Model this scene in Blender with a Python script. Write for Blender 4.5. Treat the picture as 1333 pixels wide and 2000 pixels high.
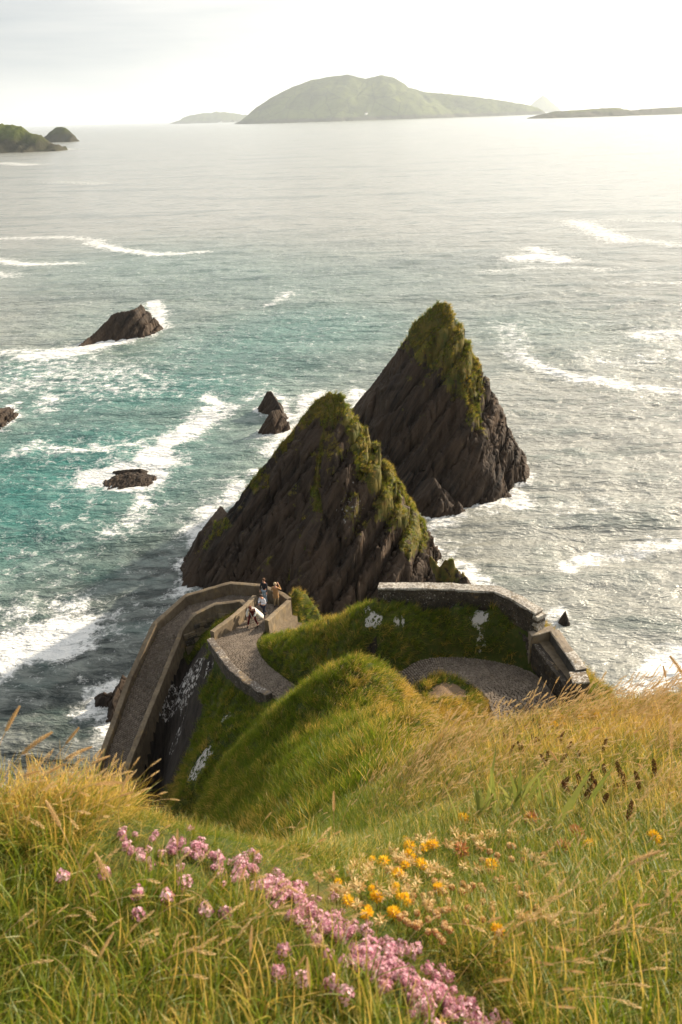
import bpy, math, random
import numpy as np
from mathutils import Vector, Matrix
random.seed(7); RNG = np.random.default_rng(7)
for o in list(bpy.data.objects): bpy.data.objects.remove(o)
S = bpy.context.scene; COL = S.collection
# ------------------------------------------------------------------ camera
CAM_H = 38.0
F = 1500.0; ROLL = math.radians(1.85); PITCH = math.atan(774/1500*math.cos(ROLL))
FW = np.array([0, math.cos(PITCH), -math.sin(PITCH)]); R0 = np.array([1., 0, 0]); U0 = np.array([0, math.sin(PITCH), math.cos(PITCH)])
RT = math.cos(ROLL)*R0 - math.sin(ROLL)*U0; UP = math.sin(ROLL)*R0 + math.cos(ROLL)*U0
cd = bpy.data.cameras.new('camera'); cam = bpy.data.objects.new('camera', cd); COL.objects.link(cam); S.camera = cam
cam.matrix_world = Matrix(((RT[0], UP[0], -FW[0], 0), (RT[1], UP[1], -FW[1], 0), (RT[2], UP[2], -FW[2], CAM_H), (0, 0, 0, 1)))
cd.sensor_fit = 'VERTICAL'; cd.sensor_height = 36; cd.sensor_width = 24; cd.lens = 27.0
cd.clip_start = 0.02; cd.clip_end = 90000
cd.dof.use_dof = True; cd.dof.focus_distance = 40; cd.dof.aperture_fstop = 11
# ------------------------------------------------------------------ light
SUN_AZ = math.radians(54); SUN_EL = math.radians(24)      # azimuth clockwise from +Y
SUN_DIR = Vector((math.sin(SUN_AZ)*math.cos(SUN_EL), math.cos(SUN_AZ)*math.cos(SUN_EL), math.sin(SUN_EL)))
sl = bpy.data.lights.new('sun', 'SUN'); sl.energy = 4.6; sl.angle = math.radians(1.5); sl.color = (1.0, 0.86, 0.66)
so = bpy.data.objects.new('sun', sl); COL.objects.link(so); so.rotation_euler = SUN_DIR.to_track_quat('Z', 'Y').to_euler()
W = bpy.data.worlds.new('World'); S.world = W; W.use_nodes = True
S.view_settings.view_transform = 'Standard'; S.view_settings.look = 'None'; S.view_settings.exposure = 0.92; S.view_settings.gamma = 1
S.view_settings.use_curve_mapping = False
S.render.resolution_x = 682; S.render.resolution_y = 1024
S.cycles.volume_bounces = 1

class NT:
    """tiny node helper"""
    def __init__(s, tree): s.t = tree; s.t.nodes.clear()
    def n(s, typ, **kw):
        nd = s.t.nodes.new(typ); ins = kw.pop('i', {})
        for k, v in kw.items(): setattr(nd, k, v)
        for k, v in ins.items():
            sock = nd.inputs[k]
            if isinstance(v, bpy.types.NodeSocket): s.t.links.new(v, sock)
            else: sock.default_value = v
        return nd
    def link(s, a, b): s.t.links.new(a, b)
    def math(s, op, a, b=None, clamp=False):
        i = {0: a}
        if b is not None: i[1] = b
        return s.n('ShaderNodeMath', operation=op, use_clamp=clamp, i=i).outputs[0]
    def ramp(s, fac, stops, interp='LINEAR'):
        nd = s.n('ShaderNodeValToRGB', i={0: fac}); cr = nd.color_ramp; cr.interpolation = interp
        while len(cr.elements) < len(stops): cr.elements.new(0.5)
        for e, (p, c) in zip(cr.elements, stops):
            e.position = p; e.color = (c, c, c, 1) if isinstance(c, (int, float)) else (*c, 1)
        return nd.outputs[0]
    def mix(s, f, a, b, mode='MIX'):
        nd = s.n('ShaderNodeMix', data_type='RGBA', blend_type=mode)
        for k, v in ((0, f), (6, a), (7, b)):
            if isinstance(v, bpy.types.NodeSocket): s.link(v, nd.inputs[k])
            else: nd.inputs[k].default_value = v if k == 0 else (*v, 1)
        return nd.outputs[2]
    def noise(s, vec, scale, detail=4, rough=.55, dist=0, out=0, typ='FBM'):
        return s.n('ShaderNodeTexNoise', noise_type=typ, i={'Vector': vec, 'Scale': scale, 'Detail': detail, 'Roughness': rough, 'Distortion': dist}).outputs[out]
    def mapping(s, vec, scale=(1, 1, 1), rot=(0, 0, 0), loc=(0, 0, 0)):
        return s.n('ShaderNodeMapping', i={'Vector': vec, 'Scale': scale, 'Rotation': rot, 'Location': loc}).outputs[0]
    def pos(s): return s.n('ShaderNodeNewGeometry').outputs['Position']
    def attr(s, name, typ='GEOMETRY', out='Fac'): return s.n('ShaderNodeAttribute', attribute_name=name, attribute_type=typ).outputs[out]

# world: physical sky veiled by a high thin streaky cloud sheet
wn = NT(W.node_tree)
sky = wn.n('ShaderNodeTexSky', sky_type='NISHITA', sun_disc=False, sun_elevation=SUN_EL, sun_rotation=SUN_AZ, air_density=1.2, dust_density=2.0, ozone_density=1.0)
bg1 = wn.n('ShaderNodeBackground', i={0: sky.outputs[0], 1: 0.08})
tc = wn.n('ShaderNodeTexCoord').outputs['Generated']
cm = wn.mapping(tc, scale=(1.3, 1.3, 11), loc=(3.1, 0.4, .2))
cf = wn.noise(cm, 1.6, 6, .55, .5)
cf2 = wn.noise(wn.mapping(tc, scale=(2, 2, 22), loc=(0, 2.2, 0)), 2.0, 4, .5)
dt = wn.n('ShaderNodeVectorMath', operation='DOT_PRODUCT', i={0: tc, 1: tuple(SUN_DIR)}).outputs['Value']
glow = wn.ramp(dt, [(0.15, 0.0), (0.55, 0.16), (0.85, .55), (1.0, 1.0)])
cc = wn.mix(glow, (0.20, 0.235, 0.275), (1.22, 1.19, 1.12))
wn_hi = wn.mix(glow, (0.385, 0.39, 0.395), (1.28, 1.24, 1.17))
cc2 = wn.mix(wn.ramp(wn.math('ADD', cf, wn.math('MULTIPLY', cf2, .35)), [(0.56, 0.0), (0.80, 1.0)]), cc, wn_hi)
bg2 = wn.n('ShaderNodeBackground', i={0: cc2, 1: 0.92})
ms = wn.n('ShaderNodeMixShader', i={0: 0.92, 1: bg1.outputs[0], 2: bg2.outputs[0]})
wn.n('ShaderNodeOutputWorld', i={0: ms.outputs[0]})

# ------------------------------------------------------------------ helpers
def P(x, y, B):
    """world point seen at photo pixel x, y that lies B metres below the eye"""
    d = FW*F + RT*(x-666.5) + UP*(1000-y); k = B/-d[2]
    return np.array([d[0]*k, d[1]*k, CAM_H-B])
def PY(x, y, Y):
    d = FW*F + RT*(x-666.5) + UP*(1000-y); k = Y/d[1]
    return np.array([d[0]*k, Y, CAM_H+d[2]*k])
def proj(p):
    q = np.atleast_2d(p)-np.array([0, 0, CAM_H]); z = q@FW; z = np.where(z < 1e-3, 1e-3, z)
    return 666.5+F*(q@RT)/z, 1000-F*(q@UP)/z, z
PERM = np.random.default_rng(3).permutation(256); PERM = np.concatenate([PERM, PERM, PERM])
GR = np.random.default_rng(4).normal(size=(256, 3)); GR /= np.linalg.norm(GR, axis=1)[:, None]
def perlin(x, y, z=0.0):
    x, y, z = np.broadcast_arrays(np.asarray(x, float), y, z)
    xi, yi, zi = [np.floor(a).astype(int) for a in (x, y, z)]
    xf, yf, zf = x-xi, y-yi, z-zi
    f = lambda t: t*t*t*(t*(t*6-15)+10)
    u, v, w = f(xf), f(yf), f(zf); out = 0
    for i in (0, 1):
        for j in (0, 1):
            for k in (0, 1):
                h = PERM[PERM[PERM[(xi+i) & 255]+((yi+j) & 255)]+((zi+k) & 255)]
                g = GR[h]
                d = g[..., 0]*(xf-i)+g[..., 1]*(yf-j)+g[..., 2]*(zf-k)
                out = out + d*(u if i else 1-u)*(v if j else 1-v)*(w if k else 1-w)
    return out*1.5
def fbm(x, y, z=0.0, o=4, g=.5):
    s = 0; a = 1
    for k in range(o): s = s + a*perlin(x*2**k+17*k, y*2**k+5*k, np.asarray(z)*2**k+3*k); a *= g
    return s
def ridged(x, y, z=0.0, o=4):
    s = 0; a = 1
    for k in range(o): s = s + a*(1-2*np.abs(perlin(x*2**k+7*k, y*2**k+3*k, np.asarray(z)*2**k))); a *= .5
    return s/1.9
def smooth(a, b, x):
    t = np.clip((x-a)/(b-a), 0, 1); return t*t*(3-2*t)

def mesh_from(name, V, Fc, attrs=None, smooth_=False):
    me = bpy.data.meshes.new(name)
    V = np.asarray(V, dtype=np.float32)
    if isinstance(Fc, np.ndarray):
        n, k = Fc.shape
        me.vertices.add(len(V)); me.vertices.foreach_set('co', V.ravel())
        me.loops.add(n*k); me.loops.foreach_set('vertex_index', Fc.ravel().astype(np.int32))
        me.polygons.add(n); me.polygons.foreach_set('loop_start', np.arange(0, n*k, k, dtype=np.int32))
        me.polygons.foreach_set('loop_total', np.full(n, k, dtype=np.int32))
        me.update(calc_edges=True)
    else:
        me.from_pydata([tuple(v) for v in V], [], Fc); me.update()
    if attrs:
        for k, a in attrs.items():
            a = np.asarray(a, dtype=np.float32)
            at = me.attributes.new(k, 'FLOAT' if a.ndim == 1 else 'FLOAT_VECTOR', 'POINT')
            at.data.foreach_set('value' if a.ndim == 1 else 'vector', a.ravel())
    if smooth_: me.polygons.foreach_set('use_smooth', np.ones(len(me.polygons), dtype=bool))
    return me
def obj(name, me, mat=None, parent=None, loc=None):
    o = bpy.data.objects.new(name, me); COL.objects.link(o)
    if mat is not None and me is not None and len(me.materials) == 0: me.materials.append(mat)
    if parent is not None: o.parent = parent
    if loc is not None: o.location = loc
    return o
def tag(o, label=None, cat=None, group=None, kind=None):
    if label: o['label'] = label
    if cat: o['category'] = cat
    if group: o['group'] = group
    if kind: o['kind'] = kind
    return o
def empty(name, loc=(0, 0, 0), rz=0):
    o = bpy.data.objects.new(name, None); COL.objects.link(o); o.location = loc; o.rotation_euler = (0, 0, rz); o.empty_display_size = .2
    return o
def grid_faces(nx, ny):
    i = np.arange(nx-1)[:, None]*ny + np.arange(ny-1)[None, :]; i = i.ravel()
    return np.stack([i, i+ny, i+ny+1, i+1], 1)
def resample(pts, step):
    pts = np.asarray(pts, float); d = np.linalg.norm(np.diff(pts[:, :3], axis=0), axis=1); s = np.concatenate([[0], np.cumsum(d)])
    n = max(2, int(s[-1]/step)+1); t = np.linspace(0, s[-1], n)
    return np.stack([np.interp(t, s, pts[:, k]) for k in range(pts.shape[1])], 1)
def catmull(pts, n=6):
    p = np.asarray(pts, float); p = np.vstack([2*p[0]-p[1], p, 2*p[-1]-p[-2]]); out = []
    for i in range(1, len(p)-2):
        for t in np.linspace(0, 1, n, endpoint=False):
            a, b, c, d = p[i-1], p[i], p[i+1], p[i+2]
            out.append(.5*((2*b)+(-a+c)*t+(2*a-5*b+4*c-d)*t*t+(-a+3*b-3*c+d)*t**3))
    out.append(p[-2]); return np.array(out)
class MB:
    def __init__(s): s.v = []; s.f = []; s.a = []
    def add(s, V, Fc, a=0.):
        n = len(s.v); s.v += [tuple(map(float, v)) for v in V]; s.f += [tuple(i+n for i in f) for f in Fc]; s.a += [a]*len(V)
    def build(s, name, mat, parent=None, attr='var', sm=False):
        me = mesh_from(name, np.array(s.v), s.f, {attr: np.array(s.a)}, sm); return obj(name, me, mat, parent)
    def tube(s, pts, rad, n=6, a=0.):
        pts = np.asarray(pts, float); rad = np.broadcast_to(rad, len(pts)); V = []; Fc = []
        for i, p in enumerate(pts):
            t = pts[min(i+1, len(pts)-1)]-pts[max(i-1, 0)]; t = t/(np.linalg.norm(t)+1e-9)
            u = np.cross(t, [0.31, .11, 1] if abs(t[2]) < .9 else [1, 0.1, 0]); u /= np.linalg.norm(u); w = np.cross(t, u)
            for k in range(n):
                an = 2*math.pi*k/n; V.append(p+rad[i]*(math.cos(an)*u+math.sin(an)*w))
        for i in range(len(pts)-1):
            for k in range(n): Fc.append((i*n+k, i*n+(k+1) % n, (i+1)*n+(k+1) % n, (i+1)*n+k))
        Fc.append(tuple(range(n))[::-1]); Fc.append(tuple(range((len(pts)-1)*n, len(pts)*n)))
        s.add(V, Fc, a)
    def box(s, c, size, rz=0, a=0., bev=0.0, jit=0.0):
        c = np.asarray(c, float); x, y, z = [q/2 for q in size]; co, si = math.cos(rz), math.sin(rz); V = []
        for (sx, sy, sz, b) in [(-1, -1, -1, 0), (1, -1, -1, 0), (1, 1, -1, 0), (-1, 1, -1, 0), (-1, -1, 1, bev), (1, -1, 1, bev), (1, 1, 1, bev), (-1, 1, 1, bev)]:
            px, py, pz = sx*(x-b), sy*(y-b), sz*z
            V.append(c+np.array([px*co-py*si, px*si+py*co, pz])+RNG.uniform(-jit, jit, 3))
        s.add(V, [(3, 2, 1, 0), (4, 5, 6, 7), (0, 1, 5, 4), (1, 2, 6, 5), (2, 3, 7, 6), (3, 0, 4, 7)], a)

# ------------------------------------------------------------------ materials
def new_mat(name):
    m = bpy.data.materials.new(name); m.use_nodes = True; return m, NT(m.node_tree)
def out(nt, sh, disp=None):
    nt.n('ShaderNodeOutputMaterial', i={0: sh})
def principled(nt, col, rough=.8, bump=None, bstr=.4, bdist=.05, spec=.3, **kw):
    i = {'Base Color': col if isinstance(col, bpy.types.NodeSocket) else (*col, 1), 'Roughness': rough, 'Specular IOR Level': spec}
    i.update(kw)
    if bump is not None:
        i['Normal'] = nt.n('ShaderNodeBump', i={'Height': bump, 'Strength': bstr, 'Distance': bdist}).outputs[0]
    return nt.n('ShaderNodeBsdfPrincipled', i=i).outputs[0]
def simple_mat(name, col, rough=.8, var=.25, scale=6, spec=.3, bdist=.01):
    m, n = new_mat(name); p = n.pos(); nz = n.noise(p, scale, 5)
    c2 = tuple(c*(1-var) for c in col); c1 = tuple(min(1, c*(1+var)) for c in col)
    out(n, principled(n, n.mix(n.ramp(nz, [(.3, 0.), (.7, 1.)]), c2, c1), rough, nz, .4, bdist, spec)); return m

def rock_material(name, tint=(1, 1, 1), sc=1.0, mossy=True):
    m, n = new_mat(name); p = n.pos(); T = lambda c: tuple(a*b for a, b in zip(c, tint))
    bed = n.mapping(n.mapping(p, rot=(0.25, math.radians(-33), .2)), scale=(3.2*sc, .45*sc, .3*sc))
    st = n.math('ADD', n.math('MULTIPLY', n.noise(bed, 1.4, 7, .62, .4), .55), n.math('MULTIPLY', n.noise(n.mapping(bed, scale=(1, .5, .5)), .38, 4, .6, .3), .45)); big = n.noise(p, .22*sc, 5); fine = n.noise(p, 5*sc, 6, .65)
    vor = n.n('ShaderNodeTexVoronoi', feature='DISTANCE_TO_EDGE', i={'Vector': n.mapping(p, scale=(1.5*sc, 1.5*sc, .6*sc), rot=(0, -.55, 0)), 'Scale': .9}).outputs['Distance']
    c = n.mix(n.ramp(st, [(.38, 0.), (.64, 1.)]), T((.006, .0045, .004)), T((.080, .054, .036)))
    c = n.mix(n.ramp(big, [(.40, 0.), (.68, .6)]), c, T((.080, .050, .030)))
    c = n.mix(n.ramp(fine, [(.60, 0.), (.74, .55)]), c, T((.12, .10, .08)))
    wet = n.ramp(n.math('DIVIDE', n.n('ShaderNodeSeparateXYZ', i={0: p}).outputs[2], 5.0), [(0.0, .45), (.5, 0.)])
    hh = n.math('ADD', n.math('MULTIPLY', st, 1.4), n.math('ADD', n.math('MULTIPLY', fine, .35), n.math('MULTIPLY', n.ramp(vor, [(0., 0.), (.12, 1.)]), .35)))
    r = n.mix(wet, (.85,)*3, (.35,)*3)
    if mossy:
        mo = n.attr('moss'); mn = n.noise(p, 1.3*sc, 6, .7)
        f = n.ramp(n.math('ADD', mo, n.math('MULTIPLY', n.math('SUBTRACT', mn, .5), 2.6)), [(.48, 0.), (.62, 1.)])
        mc = n.mix(n.ramp(n.noise(p, .9*sc, 5, .6), [(.35, 0.), (.7, 1.)]), (.052, .062, .010), (.17, .125, .026))
        mc = n.mix(n.ramp(n.noise(p, 2.3*sc, 4), [(.56, 0.), (.7, .55)]), mc, (.19, .085, .028))
        c = n.mix(f, c, mc)
        li = n.attr('lichen'); ln = n.noise(p, 2.8*sc, 6, .7)
        lf = n.ramp(n.math('ADD', li, n.math('MULTIPLY', n.math('SUBTRACT', ln, .5), 1.8)), [(.62, 0.), (.68, 1.)])
        c = n.mix(lf, c, (.42, .40, .37))
    out(n, principled(n, c, .8, hh, .8, .16/sc, .25)); return m
M_ROCK = rock_material('rock_layers')
M_FARROCK = None

def grass_material(name, g1, g2, s1, s2, trans=.45):
    m, n = new_mat(name); t = n.attr('t'); rv = n.attr('rv'); ti = n.attr('tint', 'INSTANCER'); p = n.pos()
    pn = n.noise(p, .35, 3); pf = n.noise(p, 2.2, 3)
    g = n.mix(n.ramp(n.math('ADD', n.math('MULTIPLY', rv, .5), n.math('MULTIPLY', pn, .5)), [(.25, 0.), (.75, 1.)]), g1, g2)
    s_ = n.mix(rv, s1, s2)
    f = n.math('ADD', ti, n.math('MULTIPLY', n.math('SUBTRACT', rv, .5), .7))
    f = n.math('ADD', f, n.math('MULTIPLY', n.math('SUBTRACT', t, .45), .45))
    f = n.math('ADD', f, n.math('MULTIPLY', n.math('SUBTRACT', pf, .5), .5))
    c = n.mix(n.ramp(f, [(.3, 0.), (.75, 1.)]), g, s_)
    d = n.n('ShaderNodeBsdfDiffuse', i={0: c}).outputs[0]; tr = n.n('ShaderNodeBsdfTranslucent', i={0: c}).outputs[0]
    gl = n.n('ShaderNodeBsdfGlossy', i={0: (1, 1, 1, 1), 1: .45}).outputs[0]
    x = n.n('ShaderNodeMixShader', i={0: trans, 1: d, 2: tr}).outputs[0]
    out(n, n.n('ShaderNodeMixShader', i={0: .02, 1: x, 2: gl}).outputs[0]); return m
M_GRASS = grass_material('grass_blades', (.065, .115, .006), (.235, .285, .014), (.52, .29, .030), (.76, .50, .12), .5)
M_STRAW = grass_material('straw_heads', (.58, .38, .16), (.74, .54, .28), (.66, .44, .18), (.88, .68, .38), .35)

def ground_material():
    m, n = new_mat('turf_ground'); p = n.pos()
    rk = n.attr('rock'); li = n.attr('lichen'); so_ = n.attr('soil'); a = n.noise(p, .5, 5, .6); b = n.noise(p, 5, 6, .65); c3 = n.noise(p, 28, 5, .6)
    g = n.mix(n.ramp(a, [(.35, 0.), (.7, 1.)]), (.030, .050, .008), (.085, .090, .014))
    g = n.mix(n.ramp(b, [(.5, 0.), (.72, .8)]), g, (.14, .105, .03))
    g = n.mix(n.ramp(c3, [(.45, 0.), (.7, .6)]), g, (.03, .028, .012))
    bed = n.mapping(p, rot=(0, math.radians(-33), .2), scale=(3.0, .5, .4)); st = n.noise(bed, 1.8, 7, .65, .3)
    r = n.mix(n.ramp(st, [(.3, 0.), (.7, 1.)]), (.012, .010, .009), (.06, .047, .037))
    f = n.ramp(n.math('ADD', rk, n.math('MULTIPLY', n.math('SUBTRACT', n.noise(p, 1.1, 5, .7), .5), .9)), [(.42, 0.), (.55, 1.)])
    c = n.mix(f, g, r)
    sf = n.ramp(n.math('ADD', so_, n.math('MULTIPLY', n.math('SUBTRACT', b, .5), 2.4)), [(.55, 0.), (.66, 1.)])
    c = n.mix(sf, c, n.mix(c3, (.10, .060, .035), (.27, .19, .12)))
    ln = n.noise(n.mapping(p, scale=(1, 1, .6)), 4.5, 6, .7)
    lf = n.ramp(n.math('ADD', n.math('MULTIPLY', li, 1.15), n.math('MULTIPLY', n.math('MULTIPLY', n.math('SUBTRACT', ln, .5), 3.6), n.math('MINIMUM', n.math('MULTIPLY', li, 2.5), 1.0))), [(.80, 0.), (.90, 1.)])
    c = n.mix(lf, c, n.mix(b, (.36, .33, .30), (.60, .56, .52)))
    h = n.math('ADD', n.math('MULTIPLY', n.math('MULTIPLY', st, f), 1.2), n.math('MULTIPLY', b, .5))
    out(n, principled(n, c, .9, h, .7, .12, .15)); return m
M_GROUND = ground_material()

def concrete_material(name, c1, c2, lich=.5, sc=1.0, warm=(.32, .22, .10)):
    m, n = new_mat(name); p = n.pos()
    a = n.noise(p, .9*sc, 6, .65); b = n.noise(n.mapping(p, scale=(1, 1, .35)), 6*sc, 6, .65); f = n.noise(p, 26*sc, 5, .7)
    c = n.mix(n.ramp(a, [(.3, 0.), (.7, 1.)]), c1, c2); c = n.mix(n.ramp(b, [(.45, 0.), (.72, .65)]), c, tuple(x*.45 for x in c1))
    c = n.mix(n.ramp(n.noise(p, 1.7*sc, 5, .7), [(.54, 0.), (.70, .6)]), c, warm)
    sp = n.noise(p, 9*sc, 4, .7)
    c = n.mix(n.ramp(n.math('ADD', sp, n.math('MULTIPLY', a, .3)), [(.93-.30*lich, 0.), (.97-.30*lich, .9)]), c, (.50, .46, .40))
    var = n.attr('var'); c = n.mix(1.0, c, n.ramp(var, [(0., .75), (1., 1.2)]), 'MULTIPLY')
    out(n, principled(n, c, .88, n.math('ADD', b, n.math('MULTIPLY', f, .5)), .6, .03, .2)); return m
M_CONC = concrete_material('weathered_concrete', (.14, .105, .070), (.25, .195, .13), .15)
M_RUBBLE = concrete_material('dark_rubble_stone', (.050, .041, .034), (.105, .085, .066), .55, 1.5, (.12, .09, .05))
M_COPING = concrete_material('pale_coping', (.17, .145, .115), (.36, .32, .27), .95)
M_MORTAR = concrete_material('dark_mortar', (.035, .029, .024), (.07, .056, .045), .2)
M_COBBLE = concrete_material('cobbles', (.135, .105, .080), (.23, .185, .145), .2, 2.0, (.17, .13, .085))
M_PATHBED = concrete_material('path_bed', (.085, .068, .052), (.15, .12, .09), .1, 2.0)

# ------------------------------------------------------------------ paths (edges)
UL = [(503, 1178, 26.4), (483, 1209, 26.1), (455, 1232, 25.75), (420, 1252, 25.3), (438, 1280, 24.8), (464, 1312, 24.3), (505, 1344, 23.7), (532, 1361, 23.3),
      (600, 1415, 22.5), (720, 1425, 21.4), (800, 1352, 20.7), (850, 1322, 20.4), (905, 1332, 20.2), (945, 1362, 20.0), (965, 1410, 19.8), (985, 1500, 19.6)]
UR = [(552, 1183, 26.3), (537, 1205, 26.0), (519, 1231, 25.7), (502, 1254, 25.3), (507, 1275, 24.9), (524, 1299, 24.4), (548, 1318, 23.8), (567, 1332, 23.3),
      (640, 1372, 22.3), (720, 1346, 21.4), (772, 1319, 20.7), (830, 1288, 20.4), (925, 1287, 20.35), (1032, 1311, 20.2), (1088, 1368, 19.8), (1110, 1450, 19.6)]
UL = np.array([P(*a) for a in UL]); UR = np.array([P(*a) for a in UR])
OUTF = np.array([P(*a) for a in [(180, 1560, 32.6), (213, 1466, 31.4), (258, 1341, 29.9), (308, 1233, 28), (368, 1183, 27.2), (452, 1162, 26.8), (511, 1166, 26.5), (551, 1182, 26.3), (563, 1192, 26.2)]])
INP = np.array([P(*a) for a in [(215, 1585, 32.2), (250, 1480, 30.9), (305, 1345, 29.4), (352, 1230, 27.4), (378, 1199, 26.6), (420, 1178, 26.25), (474, 1172, 25.95), (488, 1184, 25.8)]])
INF = INP.copy(); INF[:, 2] -= .5
LO = OUTF[[0, 1, 2, 3, 4, 5, 6]]; LI = INF[[0, 1, 2, 3, 4, 5, 6]].copy(); LI[-1] = P(503, 1176, 26.5)
def strip(L, R, nl=8):
    Ls, Rs = [], []
    for i in range(len(L)-1):
        for t in np.linspace(0, 1, nl, endpoint=False): Ls.append(L[i]*(1-t)+L[i+1]*t); Rs.append(R[i]*(1-t)+R[i+1]*t)
    Ls.append(L[-1]); Rs.append(R[-1]); return np.array(Ls), np.array(Rs)
def smooth_edge(E): return catmull(E, 8)
UL_s, UR_s = smooth_edge(UL), smooth_edge(UR)
UL_s[:25] = strip(UL, UR)[0][:25]
LO_s, LI_s = strip(LO, LI)
def samples(L, R, k=14): 
    t = np.linspace(0, 1, k)[None, :, None]; return (L[:, None]*(1-t)+R[:, None]*t).reshape(-1, 3)
PATH_S = np.vstack([samples(UL_s, UR_s), samples(LO_s, LI_s, 8)])
# ------------------------------------------------------------------ terrain heightfield from surveyed points
CP = [(x, y, b) for x, y, b in [
 (0, 2000, 1.0), (400, 2000, 1.0), (900, 2000, 1.03), (1333, 2000, 1.08), (0, 1780, 1.02), (300, 1790, 1.02), (600, 1800, 1.0), (760, 1900, 1.02), (950, 1850, 1.15), (1333, 1800, 1.25),
 (0, 1592, 1.04), (150, 1605, 1.06), (300, 1645, 1.09), (450, 1668, 1.12), (570, 1710, 1.15), (660, 1785, 1.2),
 (720, 1730, 1.5), (850, 1700, 1.6), (1000, 1700, 1.6), (1200, 1650, 1.7), (1333, 1600, 1.8),
 (820, 1620, 2.3), (1000, 1570, 2.3), (1200, 1520, 2.4), (1333, 1470, 2.5), (900, 1520, 3.2), (1000, 1450, 3.6), (1150, 1420, 3.6), (1280, 1385, 3.7), (1400, 1360, 3.8),
 (860, 1440, 5.0), (800, 1500, 5.5), (500, 1610, 14), (400, 1590, 22), (330, 1580, 28), (560, 1590, 12), (620, 1640, 5.5), (600, 1500, 14), (500, 1500, 18), (430, 1500, 22.5), (370, 1500, 27.3),
 (700, 1580, 6), (700, 1500, 9), (760, 1450, 9), (700, 1400, 13), (760, 1385, 13.2), (810, 1400, 9.5), (600, 1420, 17), (520, 1420, 21), (450, 1420, 24.5), (400, 1450, 26.8),
 (690, 1292, 15.7), (640, 1310, 16.8), (740, 1305, 16.2), (600, 1345, 19.3), (565, 1385, 20.8), (775, 1345, 16.3), (530, 1385, 23.2),
 (408, 1262, 25.6), (392, 1300, 27.0), (422, 1292, 25.3), (448, 1325, 24.8), (480, 1352, 24.2), (508, 1372, 23.8),
 (350, 1360, 30.5), (320, 1400, 31.8), (372, 1325, 28.6), (300, 1450, 33.5), (290, 1500, 34.5), (345, 1450, 30), (370, 1400, 28.2), (330, 1520, 31), (260, 1540, 36),
 (440, 1215, 29.2), (400, 1240, 30.0), (470, 1195, 28.0), (375, 1265, 31), (430, 1235, 29.5),
 (505, 1255, 25.2), (512, 1275, 24.8), (545, 1302, 23.6), (600, 1290, 22.0), (640, 1262, 20.8), (700, 1235, 19.6), (740, 1240, 19.5), (560, 1240, 24.0), (600, 1222, 22.8), (640, 1206, 21.4), (700, 1183, 19.6), (738, 1174, 18.8),
 (580, 1325, 22.9), (640, 1300, 21.9), (720, 1300, 21.0), (530, 1248, 25.0),
 (800, 1178, 18.7), (888, 1187, 18.7), (965, 1190, 18.6), (1032, 1237, 18.8), (850, 1235, 19.6), (950, 1240, 19.5), (800, 1240, 19.5),
 (766, 1318, 20.6), (806, 1290, 20.3), (888, 1282, 20.3), (965, 1289, 20.2), (1032, 1308, 20.1), (1060, 1330, 19.8),
 (870, 1345, 19.6), (820, 1340, 19.9), (920, 1365, 19.7), (840, 1365, 19.3),
 (1065, 1225, 19.3), (1100, 1262, 19.8), (1150, 1320, 20.3), (1190, 1352, 19.8), (1045, 1262, 19.3), (1112, 1350, 19.2),
 (578, 1143, 25.25), (600, 1155, 25.9), (622, 1185, 27.0)]]
WP = [(-1, -3, .0), (1, -3, .0), (4, -3, 0.4), (-4, -3, .4), (-9, -4, 5), (9, -4, 2.5), (0, -8, -2), (8, -8, 0), (-8, -8, 3), (-1.3, 1.25, 1.42), (-.6, 1.3, 1.45),
 (-1.2, 1.6, 2.6), (-.5, 1.7, 2.3), (-3, 1.2, 2.6), (-3, 0, 1.5), (-2, 3, 5.0), (-.8, 3, 4.4), (-4, 6, 11), (-2, 6.5, 9.5), (-6, 12, 19), (-3, 12, 15.5), (-7, 18, 25), (-8.2, 24, 30), (-5, 18, 21.5), (-6, 24, 25.8), (-12, 6, 22), (-14, 14, 32), (-12, 20, 34), (-10, 26, 34), (-11.5, 31, 35.5),
 (-19, 30, 41), (-16, 36, 41), (-15, 40, 41), (-12, 44, 41), (-7, 45, 41), (-2, 44, 41), (-20, 20, 41), (-22, 10, 38), (-25, 0, 30), (-24, 45, 42), (0, 50, 42), (-14.6, 34, 38), (-13.6, 38, 37), (-11, 42.5, 37), (-7, 42.8, 36), (-3, 41.5, 34), (-1.5, 39, 31), (-3.3, 36.5, 27.3), (-2.6, 36.2, 27.6), (-3.1, 38.3, 27.0), (-.4, 36, 30), (1.2, 33.5, 30), (0.5, 40, 39), (3, 31.5, 28), (6, 31.5, 29), (3, 36, 39), (8, 35, 40), (8.7, 29, 25), (9.6, 27, 22.8),
 (11, 29, 32), (10.2, 24.5, 22.5), (12.5, 25, 30), (15, 27, 40), (10.6, 21.5, 21.5), (13.5, 22, 30), (17, 22, 40), (13, 18, 20.5), (17, 17, 29), (22, 16, 40), (25, 30, 43), (20, 45, 43), (26, 5, 32), (28, -4, 22), (11, 12, 13.0), (7, 9, 10.0), (10, 6.5, 7.5), (14, 8, 13), (19, 9, 27),
 (4.5, 10, 12.5), (3.0, 15, 16.6), (5, 19.5, 19.55), (6, 16, 18.7), (8.5, 15, 18.3), (9, 20, 19.7), (7, 20.5, 19.8), (3.2, 20, 18.6), (1.5, 10, 10.2), (6.2, 5, 4.9), (9, 4, 5.2), (3.5, 5.5, 5.4), (2.2, 22.6, 21.0), (.6, 23.6, 21.9), (-1.3, 24.6, 22.6)]
pts = np.array([[*P(*c)[:2], P(*c)[2]] for c in CP] + [[x, y, CAM_H-b] for x, y, b in WP])
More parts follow.
